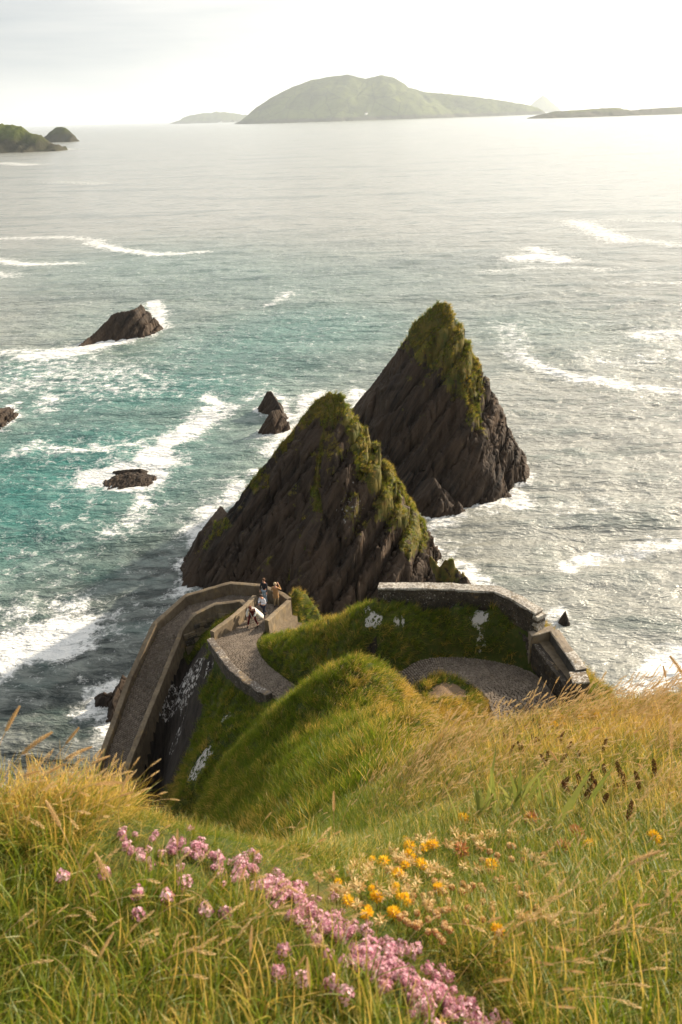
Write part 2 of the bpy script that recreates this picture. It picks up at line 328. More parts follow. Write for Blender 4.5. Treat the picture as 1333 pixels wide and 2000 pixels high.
def fit_rbf(pts):
    n = len(pts); D = np.linalg.norm(pts[:, None, :2]-pts[None, :, :2], axis=2)
    A = np.zeros((n+3, n+3)); A[:n, :n] = D + np.eye(n)*(-0.02); A[:n, n] = 1; A[:n, n+1:] = pts[:, :2]; A[n, :n] = 1; A[n+1:, :n] = pts[:, :2].T
    return np.linalg.solve(A, np.concatenate([pts[:, 2], [0, 0, 0]]))
RB = fit_rbf(pts)
def rbf(x, y):
    x = np.asarray(x, float); sh = x.shape; X = x.ravel(); Y = np.asarray(y, float).ravel(); outp = np.empty(len(X)); n = len(pts)
    for i in range(0, len(X), 40000):
        a = X[i:i+40000, None]-pts[None, :, 0]; b = Y[i:i+40000, None]-pts[None, :, 1]
        outp[i:i+40000] = np.sqrt(a*a+b*b)@RB[:n] + RB[n]+RB[n+1]*X[i:i+40000]+RB[n+2]*Y[i:i+40000]
    return outp.reshape(sh)
def axis(lo, hi, c, d0, d1, L):
    outp = [c]; x = c
    while x < hi: x += d0+(d1-d0)*min(1, abs(x-c)/L); outp.append(x)
    x = c
    while x > lo: x -= d0+(d1-d0)*min(1, abs(x-c)/L); outp.insert(0, x)
    return np.array(outp)
GX = axis(-28, 30, 0.3, .045, .17, 5); GY = axis(-8, 52, 1.0, .045, .17, 5)
TX, TY = np.meshgrid(GX, GY, indexing='ij'); TZ = rbf(TX, TY)
gx_, gy_ = np.gradient(TZ, GX, GY); slope = np.hypot(gx_, gy_)
dcam = np.hypot(TX, TY)
amp = smooth(1.5, 10, dcam)
# nearest path sample
def near_path(x, y, S_=PATH_S, R=1.6):
    x = np.ravel(x); y = np.ravel(y); dz = np.full(len(x), 9.0); zz = np.zeros(len(x))
    sel = np.where((x > S_[:, 0].min()-R) & (x < S_[:, 0].max()+R) & (y > S_[:, 1].min()-R) & (y < S_[:, 1].max()+R))[0]
    for i in range(0, len(sel), 20000):
        s = sel[i:i+20000]; d = np.hypot(x[s][:, None]-S_[None, :, 0], y[s][:, None]-S_[None, :, 1]); j = d.argmin(1)
        dz[s] = d[np.arange(len(s)), j]; zz[s] = S_[j, 2]
    return dz, zz
pd, pz = near_path(TX, TY); pd = pd.reshape(TX.shape); pz = pz.reshape(TX.shape)
rocky = np.zeros_like(TX); 
for (x, y, b, r) in [(388, 1368, 28.0, 1.1), (355, 1460, 29.3, 1.4), (385, 1330, 27.8, .9), (355, 1350, 30.0, 2.0), (335, 1400, 31.3, 2.3), (375, 1320, 28.6, 1.4), (365, 1400, 29.2, 1.2), (300, 1450, 33.5, 2.2), (290, 1500, 34.5, 2.2), (330, 1480, 31.5, 1.6), (310, 1550, 33, 1.7), (260, 1540, 36, 2.5), (400, 1240, 30, 1.6), (440, 1222, 29.2, 1.2)]:
    q = P(x, y, b); rocky = np.maximum(rocky, 1-smooth(r*.7, r*1.25, np.hypot(TX-q[0], TY-q[1])))
rocky = np.maximum(rocky, smooth(2.0, 3.2, slope)*smooth(3, 8, dcam)); rocky *= smooth(1.5, 3.2, np.hypot(TX+2.0, TY-38.6))
rocky = np.maximum(rocky, 1-smooth(4, 9, TZ+fbm(TX*.2, TY*.2)*3))
TZ += amp*(.32*fbm(TX*.32, TY*.32, 3.3, 3)+.10*fbm(TX*1.3, TY*1.3, 1.1, 3)) + (1-amp)*.02*fbm(TX*5, TY*5, .4, 3)
TZ += rocky*(.55*ridged((TX*.8-TZ*.55)*1.3, TY*.5, TZ*.3, 4)-.25)
lich = np.zeros_like(TX)
for (x, y, b, r, a) in [(378, 1350, 28.4, 1.1, .6), (350, 1430, 29.8, .9, .5), (350, 1345, 29.5, 1.35, .62), (325, 1395, 31.5, 1.2, .58), (372, 1310, 28.2, .8, .5), (388, 1482, 26.0, .75, .78), (443, 1405, 25.2, .35, .7), (408, 1335, 27.0, .5, .5),
                        (937, 1216, 19.2, .42, .9), (725, 1212, 19.3, .33, .85), (716, 1187, 19.0, .2, .8), (780, 1230, 19.5, .3, .7), (938, 1258, 19.9, .28, .65), (738, 1225, 19.5, .28, .8), (520, 1340, 26, .4, .3)]:
    q = P(x, y, b); lich = np.maximum(lich, a*(1-smooth(r*.6, r*1.3, np.hypot(TX-q[0], TY-q[1]))))
soil = np.zeros_like(TX)
for (x, y, b, r) in [(872, 1347, 19.6, .62), (840, 1360, 19.4, .32), (895, 1352, 19.6, .3)]:
    q = P(x, y, b); soil = np.maximum(soil, 1-smooth(r*.5, r*1.2, np.hypot((TX-q[0])*.7, TY-q[1])))
k = 1-smooth(.12, .55, pd); TZ = TZ*(1-k)+(pz-.12)*k
TZ = np.maximum(TZ, -4)
NX, NY = len(GX), len(GY)
gr_me = mesh_from('headland', np.stack([TX.ravel(), TY.ravel(), TZ.ravel()], 1), grid_faces(NX, NY), {'rock': rocky.ravel(), 'lichen': lich.ravel(), 'soil': soil.ravel()}, True)
tag(obj('headland', gr_me, M_GROUND), kind='structure')
gx_, gy_ = np.gradient(TZ, GX, GY)
def bil(A, x, y):
    i = np.clip(np.searchsorted(GX, x)-1, 0, NX-2); j = np.clip(np.searchsorted(GY, y)-1, 0, NY-2)
    u = np.clip((x-GX[i])/(GX[i+1]-GX[i]), 0, 1); v = np.clip((y-GY[j])/(GY[j+1]-GY[j]), 0, 1)
    return A[i, j]*(1-u)*(1-v)+A[i+1, j]*u*(1-v)+A[i, j+1]*(1-u)*v+A[i+1, j+1]*u*v
def ghit(px, py, tmin=.3, tmax=60):
    d = FW*F + RT*(px-666.5) + UP*(1000-py); d = d/np.linalg.norm(d)
    t = tmin*np.exp(np.linspace(0, math.log(tmax/tmin), 900)); q = d[None]*t[:, None]+np.array([0, 0, CAM_H])
    z = bil(TZ, q[:, 0], q[:, 1]); w = np.where(q[:, 2] < z)[0]
    if len(w) == 0: return None
    q = q[w[0]]; return np.array([q[0], q[1], bil(TZ, np.array([q[0]]), np.array([q[1]]))[0]])

# ------------------------------------------------------------------ rocks as tent-ridge massifs with slanted bedding
WL = []
def massif(name, segs, res, label, bed=1.0, moss=None, mat=None, seed=0, pad=2.0, warp=1.0, zmin=-1.2, group=None, extra=None, cat='rock', lichen=None, kind=None, clipz=True):
    A = np.array([s[0] for s in segs]); B = np.array([s[1] for s in segs]); mx = max(A[:, 2].max(), B[:, 2].max())
    sl_ = min(min(s[2], s[3]) for s in segs); ext = mx/sl_+pad
    x0, x1 = min(A[:, 0].min(), B[:, 0].min())-ext, max(A[:, 0].max(), B[:, 0].max())+ext
    y0, y1 = min(A[:, 1].min(), B[:, 1].min())-ext, max(A[:, 1].max(), B[:, 1].max())+ext
    xs = np.arange(x0, x1, res); ys = np.arange(y0, y1, res); X, Y = np.meshgrid(xs, ys, indexing='ij')
    w = warp
    Xw = X + w*(.9*fbm(X/w*.22+seed, Y/w*.22, 1, 3)); Yw = Y + w*(.9*fbm(X/w*.22, Y/w*.22+seed, 5, 3))
    # the warp fades at the crest lines so that the skyline stays where it was surveyed
    Z = np.full(X.shape, -1e9); D = np.full(X.shape, 1e9)
    def tent(Xa, Ya):
        Z = np.full(Xa.shape, -1e9); D = np.full(Xa.shape, 1e9)
        for a, b, sf, sb in [(np.array(s[0]), np.array(s[1]), s[2], s[3]) for s in segs]:
            ab = (b-a)[:2]; L2 = max(ab@ab, 1e-9); t = np.clip(((Xa-a[0])*ab[0]+(Ya-a[1])*ab[1])/L2, 0, 1)
            dx = Xa-a[0]-t*ab[0]; dy = Ya-a[1]-t*ab[1]; d = np.hypot(dx, dy)
            f = .5-.5*np.clip(dy/(d+1e-6), -1, 1)         # 1 = on the camera's side
            z = a[2]+(b[2]-a[2])*t - d*(sf*f+sb*(1-f)); up = z > Z; Z = np.where(up, z, Z); D = np.where(up, d, D)
        return Z, D
    Z0, D0 = tent(X, Y); Z1, D1 = tent(Xw, Yw); kf = smooth(.3*w, 3.5*w, D0); Z = Z0*(1-kf)+Z1*kf
    u = (X*.83+Y*.10-Z*.66)/w; v = (X*.45+Z*.8)/w; q = (Y*.95-.1*X)/w
    str_ = ridged(u*.9+seed, q*.16, v*.10, 4)*.55+ridged(u*2.6+seed, q*.3, v*.22, 3)*.25
    blk = fbm(X*.55/w, Y*.55/w, Z*.4/w, 4)
    Z = Z + bed*w*(str_-.35)*smooth(0, 1.6*w, D0+.35*w)*2.4 + bed*w*1.15*blk*smooth(0., 2.5*w, D0+.3*w)*.5 + .16*w*bed*fbm(X*2/w, Y*2/w, seed, 2) + .45*w*bed*(ridged(u*1.4+5, q*.3, v*.2, 3)-.35)*(1-smooth(.5*w, 1.5*w, D0))
    lay = (X*.80-Z*.72)/w+.35*fbm(X*.15/w, Y*.15/w, Z*.12/w, 3)
    def saw(f, a, sd): t_ = lay*f; c_ = np.floor(t_); fr = t_-c_; am = .55+.9*np.abs(np.sin(c_*12.9898+sd)); return a*am*(np.minimum(fr*1.15, (1-fr)*7)-.45)
    Z = Z + (bed > .6)*w*(saw(.45, 1.7, seed)+saw(1.25, .7, seed+3)+saw(3.1, .22, seed+5))*smooth(.0, 2.2*w, D0+.25*w)*smooth(-1, 2, Z/w+1)
    Z = np.minimum(Z, Z0+w*(.16+.9*smooth(.2*w, 3*w, D0)))
    mo = np.zeros_like(Z) if moss is None else moss(X, Y, Z, D0)
    if moss is not None:
        mm = smooth(.35, .8, mo); Z = Z + mm*(.28*w*fbm(X*1.1/w, Y*1.1/w, 7, 3)+.10*w)
    if extra is not None: Z = extra(X, Y, Z)
    li = np.zeros_like(Z) if lichen is None else lichen(X, Y, Z)
    V = np.stack([X.ravel(), Y.ravel(), Z.ravel()], 1)
    # push out sideways so steep faces get ledges and overhangs
    gx, gy = np.gradient(Z, res); nn = np.stack([-gx.ravel(), -gy.ravel(), np.zeros(gx.size)], 1); ln = np.linalg.norm(nn, axis=1)[:, None]+1e-6
    st = (ln[:, 0] > 1)*1.0; amp_ = (.62*w*bed*(ridged(u*1.7+3, q*.25, v*.15, 3)-.3)).ravel()*np.clip(ln[:, 0]-.8, 0, 1)*smooth(.4*w, 1.5*w, D0).ravel()
    V += nn/ln*amp_[:, None]
    Fc = grid_faces(len(xs), len(ys)); keep = (V[:, 2][Fc].max(1) > zmin); Fc = Fc[keep]
    used = np.unique(Fc); mp = np.full(len(V), -1); mp[used] = np.arange(len(used)); V = V[used]; Fc = mp[Fc]
    if res < 1:
        b_ = np.abs(V[:, 2]-.15) < .22; WL.append(V[b_][::4, :2])
    me = mesh_from(name, V, Fc, {'moss': mo.ravel()[used], 'lichen': li.ravel()[used]}, False)
    o = obj(name, me, mat or M_ROCK)
    if kind: tag(o, kind=kind)
    else: tag(o, label, cat, group)
    return o, (xs, ys, Z, mo)

# near stack: skyline points (photo pixel, distance)
NS = [PY(*a) for a in [(348, 1152, 59.4), (385, 1095, 60.5), (420, 1035, 61.5), (470, 965, 62), (520, 905, 62.5), (560, 858, 63), (600, 803, 63), (635, 771, 63), (655, 767, 63), (668, 776, 62.8), (682, 822, 62.5), (700, 868, 62), (727, 925, 61.5), (764, 992, 61), (803, 1050, 60.3), (842, 1092, 59.5), (890, 1140, 58.5)]]
segs = [(NS[i], NS[i+1], 1.75, 2.0) for i in range(len(NS)-1)]
apex = NS[8]
segs += [(PY(640, 800, 62.4), PY(615, 960, 58.6), 1.9, 1.9), (PY(615, 960, 58.6), PY(560, 1150, 55.5), 1.8, 1.8), (PY(670, 880, 61.0), PY(710, 1050, 57.6), 1.9, 2.1), (PY(710, 1050, 57.6), PY(745, 1140, 56.5), 1.9, 2.0),
         (PY(455, 1000, 61), PY(390, 1040, 63), 1.8, 1.6), (PY(390, 1040, 63), PY(383, 1062, 62), 2, 2), (PY(870, 1095, 59), PY(885, 1092, 58.6), 2.2, 2.2), (PY(905, 1115, 58.6), PY(912, 1128, 58.5), 2.2, 2.2)]
def moss_near(X, Y, Z, D):
    sx = np.interp(X, [-15, -3, 0, 3, 12], [.2, .62, .75, 1.0, .8])
    return np.clip(1.10-D/np.interp(X, [-12, -2, 0.5, 6, 11], [1.3, 2.2, 3.2, 2.7, 1.2]), 0, 1)*sx + .60*fbm(X*.45, Y*.45+Z*.2, 1, 3)*(Z > 3)+.12*smooth(8, 15, Z)+.85*smooth(-1.5, 1.0, X)*smooth(2.4, .5, np.interp(X, [q[0] for q in NS], [q[2] for q in NS])-Z)*(Z > 3.5) + .38*np.exp(-((X-1.8)**2/3+(Z-9.5)**2/9))
def lich_near(X, Y, Z): return .5*np.exp(-((X-.8)**2/5+(Z-8.5)**2/8))
near_stack, NSG = massif('sea_stack', segs, .11, 'nearer dark pointed sea stack with mossy crest, just behind the curving ramp', moss=moss_near, lichen=lich_near, seed=2, cat='sea stack')
# far stack
FS = [PY(*a) for a in [(655, 870, 88), (690, 797, 88), (720, 760, 87), (755, 715, 86), (790, 668, 85), (812, 630, 84.5), (838, 605, 84), (862, 594, 84), (878, 597, 84), (886, 625, 84), (892, 655, 84), (922, 695, 84.5), (940, 728, 85), (958, 760, 85.5), (978, 815, 86), (998, 852, 87), (1004, 872, 88)]]
segs = [(FS[i], FS[i+1], 2.1, 2.0) for i in range(len(FS)-1)]
segs += [(PY(872, 650, 83), PY(905, 760, 80), 1.9, 1.9), (PY(905, 760, 80), PY(930, 880, 77.5), 1.9, 1.9), (PY(930, 880, 77.5), PY(968, 970, 76), 1.6, 1.8), (PY(800, 720, 83), PY(780, 880, 79.5), 1.9, 1.9), (PY(860, 800, 80), PY(860, 930, 78), 1.8, 1.8), (PY(1004, 868, 87), PY(965, 905, 82), 2, 2)]
def moss_far(X, Y, Z, D):
    return smooth(8.8, 13.0, Z+2.6*fbm(X*.4, Y*.4, 3, 3)+.95*np.clip(X-12, -6, 4))*np.where(X > 14.5, smooth(17.5, 15, X), 1)*.95+.45*fbm(X*.4, Z*.35+Y*.2, 6, 3)*smooth(4, 9, Z)
far_stack, FSG = massif('sea_stack', segs, .13, 'farther sea stack with green grassy summit and jagged right edge', moss=moss_far, seed=11, cat='sea stack')
def rock(pts_, label, slope_=1.6, res=.09, w=.45, seed=1, moss=None, group=None, bed=.9):
    q = [PY(x, y, Y) for x, y, Y in pts_]; return massif('rock', [(q[i], q[i+1], slope_, slope_) for i in range(len(q)-1)], res, label, bed=bed, seed=seed, warp=w, pad=1, moss=moss, group=group)[0]
def yz(x, y, z): return P(x, y, CAM_H-z)[1]
def rk(p, *a, **k): return rock([(x, y, P(x, yb, CAM_H)[1]+dy) for x, y, yb, dy in p], *a, **k)
# p: pixel of crest, pixel row where its foot meets the water
rk([(155, 674, 678, 0), (185, 650, 668, 0), (205, 630, 662, .5), (222, 612, 662, 1), (262, 604, 660, 2), (276, 594, 655, 3), (288, 612, 652, 3)], 'long brown rock islet ringed by white surf, left part of the sea', 1.7, .2, .8, 3)
rk([(286, 638, 650, 0), (300, 630, 648, 0), (304, 636, 648, 0)], 'small slanted rock slab at the right tip of the long brown islet', 1.6, .15, .5, 4)
rk([(508, 795, 806, 0), (522, 765, 806, .3), (530, 764, 806, .6), (545, 790, 815, 0), (550, 800, 820, 0)], 'upper of two small dark pointed rocks left of the stacks', 2.0, .09, .6, 5)
rk([(508, 838, 848, 0), (530, 803, 850, 1.0), (546, 800, 846, 1.2), (554, 822, 842, 1)], 'lower of two small dark rocks left of the stacks, with slanting layers', 2.0, .09, .6, 6)
rk([(775, 925, 960, 0), (795, 895, 975, 1), (815, 942, 985, 1), (848, 932, 1010, 1.6), (868, 965, 1010, .9), (886, 998, 1008, 0)], 'jagged dark rock in the gap between the two tall sea stacks', 1.7, .11, .7, 7)
rk([(752, 880, 900, 0), (765, 872, 915, 0), (790, 893, 930, 0)], 'low dark rock ridge at the foot of the farther stack', 1.7, .12, .6, 8)
rk([(888, 990, 1002, 0), (896, 977, 1004, 0), (903, 990, 1003, 0)], 'small rock knob right of the rocks between the stacks', 2.0, .09, .4, 9)
rk([(902, 1128, 1150, 0), (910, 1124, 1150, 0), (916, 1132, 1148, 0)], 'little rock in white water at the right foot of the nearer stack', 2.2, .07, .35, 10)
rk([(1101, 1197, 1205, 0), (1105, 1193, 1212, -.2), (1108, 1201, 1213, 0)], 'lone reddish rock poking from the swirl right of the stone wall', 3.0, .06, .3, 12)
rk([(222, 920, 923, 0), (245, 917, 924, 0), (275, 915, 926, 0), (290, 920, 922, 0)], 'flat brown rock awash in a patch of foam', 1.1, .1, .3, 13, bed=.3)
rk([(255, 926, 938, 0), (272, 930, 940, 0)], 'small brown rock tip awash just below the flat brown rock', .3, .1, .3, 14, bed=.5)
rk([(-30, 800, 830, 0), (0, 798, 818, 0), (20, 794, 800, 1), (45, 787, 792, 2)], 'dark rock reef cut by the left edge of the picture', .8, .12, .5, 15)
rk([(218, 1370, 1392, 0), (232, 1338, 1372, 0), (240, 1318, 1360, 0)], 'dark brown rock leaning on the outer wall of the lower ramp', 2.0, .07, .5, 16)
rk([(192, 1357, 1362, 0), (203, 1352, 1366, 0), (210, 1360, 1366, 0)], 'little red brown rock in foam left of the lower ramp', 1.2, .06, .3, 17)
rk([(395, 1035, 1065, 0), (410, 1015, 1060, 1), (432, 988, 1040, 3)], 'brown rock shoulder at the left foot of the nearer stack', 1.7, .12, .7, 18)

# ------------------------------------------------------------------ sea
FOAM = [  # photo polyline at sea level, radius m, strength
 ([(-40, 1300), (20, 1275), (85, 1255), (125, 1240)], 3.0, 1.2), ([(20, 1200), (90, 1190), (150, 1180)], 1.6, .55),
 ([(190, 932), (235, 925), (290, 925), (308, 905)], 2.3, 1.25), ([(235, 950), (262, 950)], 1.3, 1.0), ([(300, 885), (330, 862), (375, 835), (430, 800)], 2.2, .95), ([(430, 800), (412, 775)], 1.6, .8), ([(430, 812), (462, 800)], 1.2, .8), ([(285, 960), (280, 1010)], 1.0, .5),
 ([(70, 697), (130, 690), (190, 677), (240, 662), (300, 642)], 3.0, 1.15), ([(300, 642), (312, 612), (296, 592)], 2.0, .9), ([(0, 690), (70, 690)], 3, .6), ([(60, 720), (150, 730), (240, 735)], 9, .42), ([(-20, 762), (60, 750)], 5, .5), ([(100, 775), (90, 800)], 2, .55),
 ([(-10, 466), (60, 464), (140, 463), (195, 470)], 3.4, .7), ([(180, 474), (230, 487), (300, 497), (388, 493)], 3.4, .85), ([(-10, 508), (40, 516), (140, 515)], 3.2, .85), ([(-5, 535), (20, 538)], 4, .6), ([(60, 322), (0, 318)], 14, .8), ([(110, 290), (140, 292)], 20, .6), ([(120, 355), (190, 358)], 12, .5),
 ([(1015, 505), (1050, 500), (1095, 508)], 5.5, .95), ([(1040, 485), (1062, 492)], 4, .8), ([(950, 530), (1040, 524), (1190, 526)], 3, .5), ([(1125, 432), (1170, 452), (1215, 470)], 6, .75), ([(1200, 462), (1333, 480)], 5, .6), ([(1180, 430), (1310, 432)], 5, .4), ([(1210, 552), (1333, 555)], 3, .45),
 ([(1012, 692), (1050, 715), (1110, 738), (1200, 752), (1345, 766)], 1.7, .85), ([(1150, 700), (1240, 712), (1333, 690)], 3, .45), ([(1265, 655), (1345, 652)], 4, .8), ([(1000, 640), (1010, 690)], 3, .45),
 ([(1350, 1280), (1310, 1305), (1270, 1345)], 1.5, 1.3), ([(1110, 1110), (1170, 1085), (1240, 1072), (1340, 1062)], 1.3, .75), ([(1100, 1000), (1180, 990)], 3, .38),
 ([(955, 905), (950, 935), (972, 955), (1015, 975), (1010, 992)], 1.6, .9), ([(985, 890), (960, 905)], .8, .9), ([(1010, 992), (940, 990), (880, 1010), (850, 1030)], 1.6, .62), ([(840, 1040), (860, 1075), (890, 1105)], 1.6, .55), ([(905, 1115), (925, 1135), (935, 1150)], 1.3, 1.0),
 ([(470, 950), (430, 985), (395, 1010), (385, 1045)], 1.5, .75), ([(620, 775), (590, 810), (560, 850), (545, 880)], 2.2, .8), ([(540, 595), (565, 572)], 1.6, .6), ([(515, 600), (545, 592)], 1.2, .5), ([(700, 770), (690, 800)], 2.2, .7), ([(350, 1165), (390, 1172)], 1.2, .55), ([(340, 1200), (380, 1190), (320, 1230)], 1.3, .5),
 ([(160, 1395), (190, 1390), (220, 1395)], 1.0, .85), ([(195, 1350), (235, 1345), (215, 1375)], 1.1, .8), ([(200, 1440), (185, 1460)], 1.0, .5), ([(740, 890), (775, 925), (820, 935)], 2.2, .9), ([(750, 870), (760, 905)], 2.5, .7), ([(1070, 1205), (1090, 1195), (1120, 1210), (1100, 1225), (1075, 1215)], .75, .62), ([(1140, 1215), (1110, 1235)], .6, .45),
 ([(480, 780), (520, 765), (560, 790), (560, 840)], 1.4, .55), ([(505, 850), (540, 860)], 1.0, .5), ([(35, 885), (60, 870), (120, 880)], 1.6, .5), ([(150, 880), (260, 870)], 2, .42), ([(440, 940), (500, 920)], 1.2, .5), ([(230, 1040), (270, 1010)], 1.6, .5)]
TEAL = [([(150, 900), (40, 990)], 22, 1.0), ([(60, 1060), (120, 1020)], 10, .8), ([(200, 770), (350, 760)], 20, .9), ([(60, 730)], 14, .8), ([(450, 700), (600, 640)], 26, .75), ([(300, 620)], 30, .4), ([(560, 560), (300, 520)], 45, .45), ([(1000, 640)], 20, .35)]
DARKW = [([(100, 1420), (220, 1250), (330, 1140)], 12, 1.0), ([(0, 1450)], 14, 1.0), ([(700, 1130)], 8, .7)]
def axis2(lo, hi, a, b, d, g):
    o = list(np.arange(a, b+d, d)); s = d
    x = o[-1]
    while x < hi: s *= g; x += s; o.append(x)
    x = o[0]; s = d
    while x > lo: s *= g; x -= s; o.insert(0, x)
    return np.array(o)
SX = axis2(-42000, 42000, -62, 62, .42, 1.06); SY = axis2(-3000, 60000, 24, 150, .42, 1.018)
QX, QY = np.meshgrid(SX, SY, indexing='ij')
def field(strokes, soft=1.0, warp=True):
    f = np.zeros_like(QX); wx = QX+(.9*fbm(QX*.35, QY*.35, 9.1, 3)+.35*fbm(QX*1.4, QY*1.4, 2, 2) if warp else 0); wy = QY+(.9*fbm(QX*.35, QY*.35, 4.2, 3) if warp else 0)
    for line, r, s in strokes:
        L = np.array([P(x, y, CAM_H)[:2] for x, y in line]); R = r*3.4
        i0, i1 = np.searchsorted(SX, [L[:, 0].min()-R, L[:, 0].max()+R]); j0, j1 = np.searchsorted(SY, [L[:, 1].min()-R, L[:, 1].max()+R])
        if i1 <= i0 or j1 <= j0: continue
        X = wx[i0:i1, j0:j1]; Y = wy[i0:i1, j0:j1]; dm = np.full(X.shape, 1e9)
        if len(L) == 1: dm = np.hypot(X-L[0, 0], Y-L[0, 1])
        for a, b in zip(L[:-1], L[1:]):
            ab = b-a; t = np.clip(((X-a[0])*ab[0]+(Y-a[1])*ab[1])/(ab@ab), 0, 1); dm = np.minimum(dm, np.hypot(X-a[0]-t*ab[0], Y-a[1]-t*ab[1]))
        v = s*np.exp(-(dm/(r*soft))**2*.7); f[i0:i1, j0:j1] = np.maximum(f[i0:i1, j0:j1], v)
    return f
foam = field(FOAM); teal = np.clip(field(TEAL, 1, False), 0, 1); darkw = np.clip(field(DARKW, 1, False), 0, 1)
for c in WL:
    i0, i1 = np.searchsorted(SX, [c[:, 0].min()-3, c[:, 0].max()+3]); j0, j1 = np.searchsorted(SY, [c[:, 1].min()-3, c[:, 1].max()+3])
    if len(c) > 1400: c = c[::len(c)//1400+1]
    X = QX[i0:i1, j0:j1]; Y = QY[i0:i1, j0:j1]; sh = X.shape; X = X.ravel(); Y = Y.ravel(); d = np.full(len(X), 9.)
    for q in range(0, len(X), 6000): d[q:q+6000] = np.sqrt(((X[q:q+6000, None]-c[None, :, 0])**2+(Y[q:q+6000, None]-c[None, :, 1])**2).min(1))
    v = (.80+.45*fbm(X*.35, Y*.35, 5, 3))*np.exp(-(d/(.55+.5*np.clip(fbm(X*.2, Y*.2, 8, 2)+.4, 0, 1.5)))**2*.8)
    foam[i0:i1, j0:j1] = np.maximum(foam[i0:i1, j0:j1], v.reshape(sh))
near = np.clip(1-smooth(120, 420, np.hypot(QX, QY-60)), 0, 1)
def waves(x, y):
    wx = x+1.6*perlin(x*.11, y*.11, 1.)+.5*perlin(x*.5, y*.5, 2.); wy = y+1.6*perlin(x*.11+9, y*.11, 3.)
    h = .26*perlin(wx*.09+wy*.03, wy*.17-wx*.03, .5)+.17*ridged(wx*.16+wy*.06, wy*.34, .7, 2)+.10*ridged(wx*.45+wy*.2, wy*.8-.2*wx, 1.7, 3)+.035*fbm(wx*1.7, wy*2.4, 2.2, 2)
    return h
QZ = waves(QX, QY)*near*1.7 - .1
QZ = QZ + .10*np.clip(foam, 0, 1)*near*(.5+fbm(QX*1.2, QY*1.2, 4, 2))
def sea_material():
    m, n = new_mat('sea_water'); p = n.pos(); fo = n.attr('foam'); te = n.attr('teal'); dk = n.attr('dark')
    base = n.mix(te, (.34, .335, .295), (.045, .185, .160)); base = n.mix(dk, base, (.030, .038, .034))  # pale tone outside the teal puts sun glitter into the water's colour
    chop = n.mapping(p, scale=(.55, 1.25, 1), rot=(0, 0, math.radians(-14)))
    w1 = n.noise(chop, .55, 5, .55, .6); w2 = n.noise(chop, 2.2, 4, .6, .4); w3 = n.noise(n.mapping(p, scale=(.5, 1.2, 1), rot=(0, 0, .2)), .07, 4, .5)
    w4 = n.n('ShaderNodeTexNoise', noise_type='RIDGED_MULTIFRACTAL', i={'Vector': chop, 'Scale': .9, 'Detail': 3, 'Roughness': .5}).outputs[0]
    base = n.mix(n.ramp(w1, [(.42, 0.), (.62, .55)]), base, n.mix(te, (.38, .38, .34), (.17, .28, .25)))
    h = n.math('ADD', n.math('ADD', n.math('MULTIPLY', w1, 1.0), n.math('MULTIPLY', w2, .55)), n.math('ADD', n.math('MULTIPLY', w3, 3.0), n.math('MULTIPLY', w4, .35)))
    # lacy foam: cell edges and fine noise broken by the foam field
    vv = n.n('ShaderNodeVectorMath', operation='ADD', i={0: p, 1: n.n('ShaderNodeVectorMath', operation='SCALE', i={0: n.noise(p, .9, 3, .6, 0, 1), 'Scale': 1.6}).outputs[0]}).outputs[0]
    e1 = n.n('ShaderNodeTexVoronoi', feature='DISTANCE_TO_EDGE', i={'Vector': n.mapping(vv, scale=(.8, 1.2, 1)), 'Scale': .75}).outputs['Distance']
    e2 = n.n('ShaderNodeTexVoronoi', feature='DISTANCE_TO_EDGE', i={'Vector': n.mapping(vv, scale=(.9, 1.3, 1)), 'Scale': 2.3}).outputs['Distance']
    lace = n.math('ADD', n.ramp(e1, [(0., .5), (.16, 0.)]), n.ramp(e2, [(0., .34), (.2, 0.)]))
    fn = n.noise(p, 3.5, 6, .72); fb = n.noise(p, .55, 4, .6)
    v = n.math('ADD', n.math('MULTIPLY', fo, 1.05), n.math('MULTIPLY', lace, .52))
    v = n.math('ADD', v, n.math('MULTIPLY', n.math('SUBTRACT', fn, .5), 1.15)); v = n.math('ADD', v, n.math('MULTIPLY', n.math('SUBTRACT', fb, .5), 1.9))
    ff = n.ramp(v, [(.55, 0.), (.84, .40), (1.08, .78), (1.45, .96)])
    c = n.mix(ff, base, (.80, .79, .76))
    w5 = n.noise(n.mapping(p, scale=(.35, 1.0, 1), rot=(0, 0, math.radians(-10))), .22, 5, .6, .5); w6 = n.noise(n.mapping(p, scale=(.25, 1.0, 1)), .035, 5, .65, .4)
    spk = n.math('MULTIPLY', n.ramp(w5, [(.52, 0.), (.66, 1.)]), .62); c = n.mix(n.math('MULTIPLY', spk, n.math('SUBTRACT', 1.0, ff)), c, n.mix(te, (.115, .150, .132), (.014, .105, .090)))  # dark specks, here and below, paint wave facets without reflection into the colour
    spk2 = n.math('MULTIPLY', n.ramp(w6, [(.53, 0.), (.64, 1.)]), .38); c = n.mix(n.math('MULTIPLY', spk2, n.math('SUBTRACT', 1.0, ff)), c, (.075, .11, .10))
    h = n.math('ADD', h, n.math('MULTIPLY', w5, 2.6)); h = n.math('ADD', h, n.math('MULTIPLY', w6, 9.0))
    bmp = n.n('ShaderNodeBump', i={'Height': h, 'Strength': n.attr('lod'), 'Distance': .55}).outputs[0]
    r = n.math('ADD', n.math('MULTIPLY', ff, .5), .20)
    s = n.n('ShaderNodeBsdfPrincipled', i={'Base Color': c, 'Roughness': r, 'IOR': 1.34, 'Normal': bmp}).outputs[0]
    out(n, s); return m
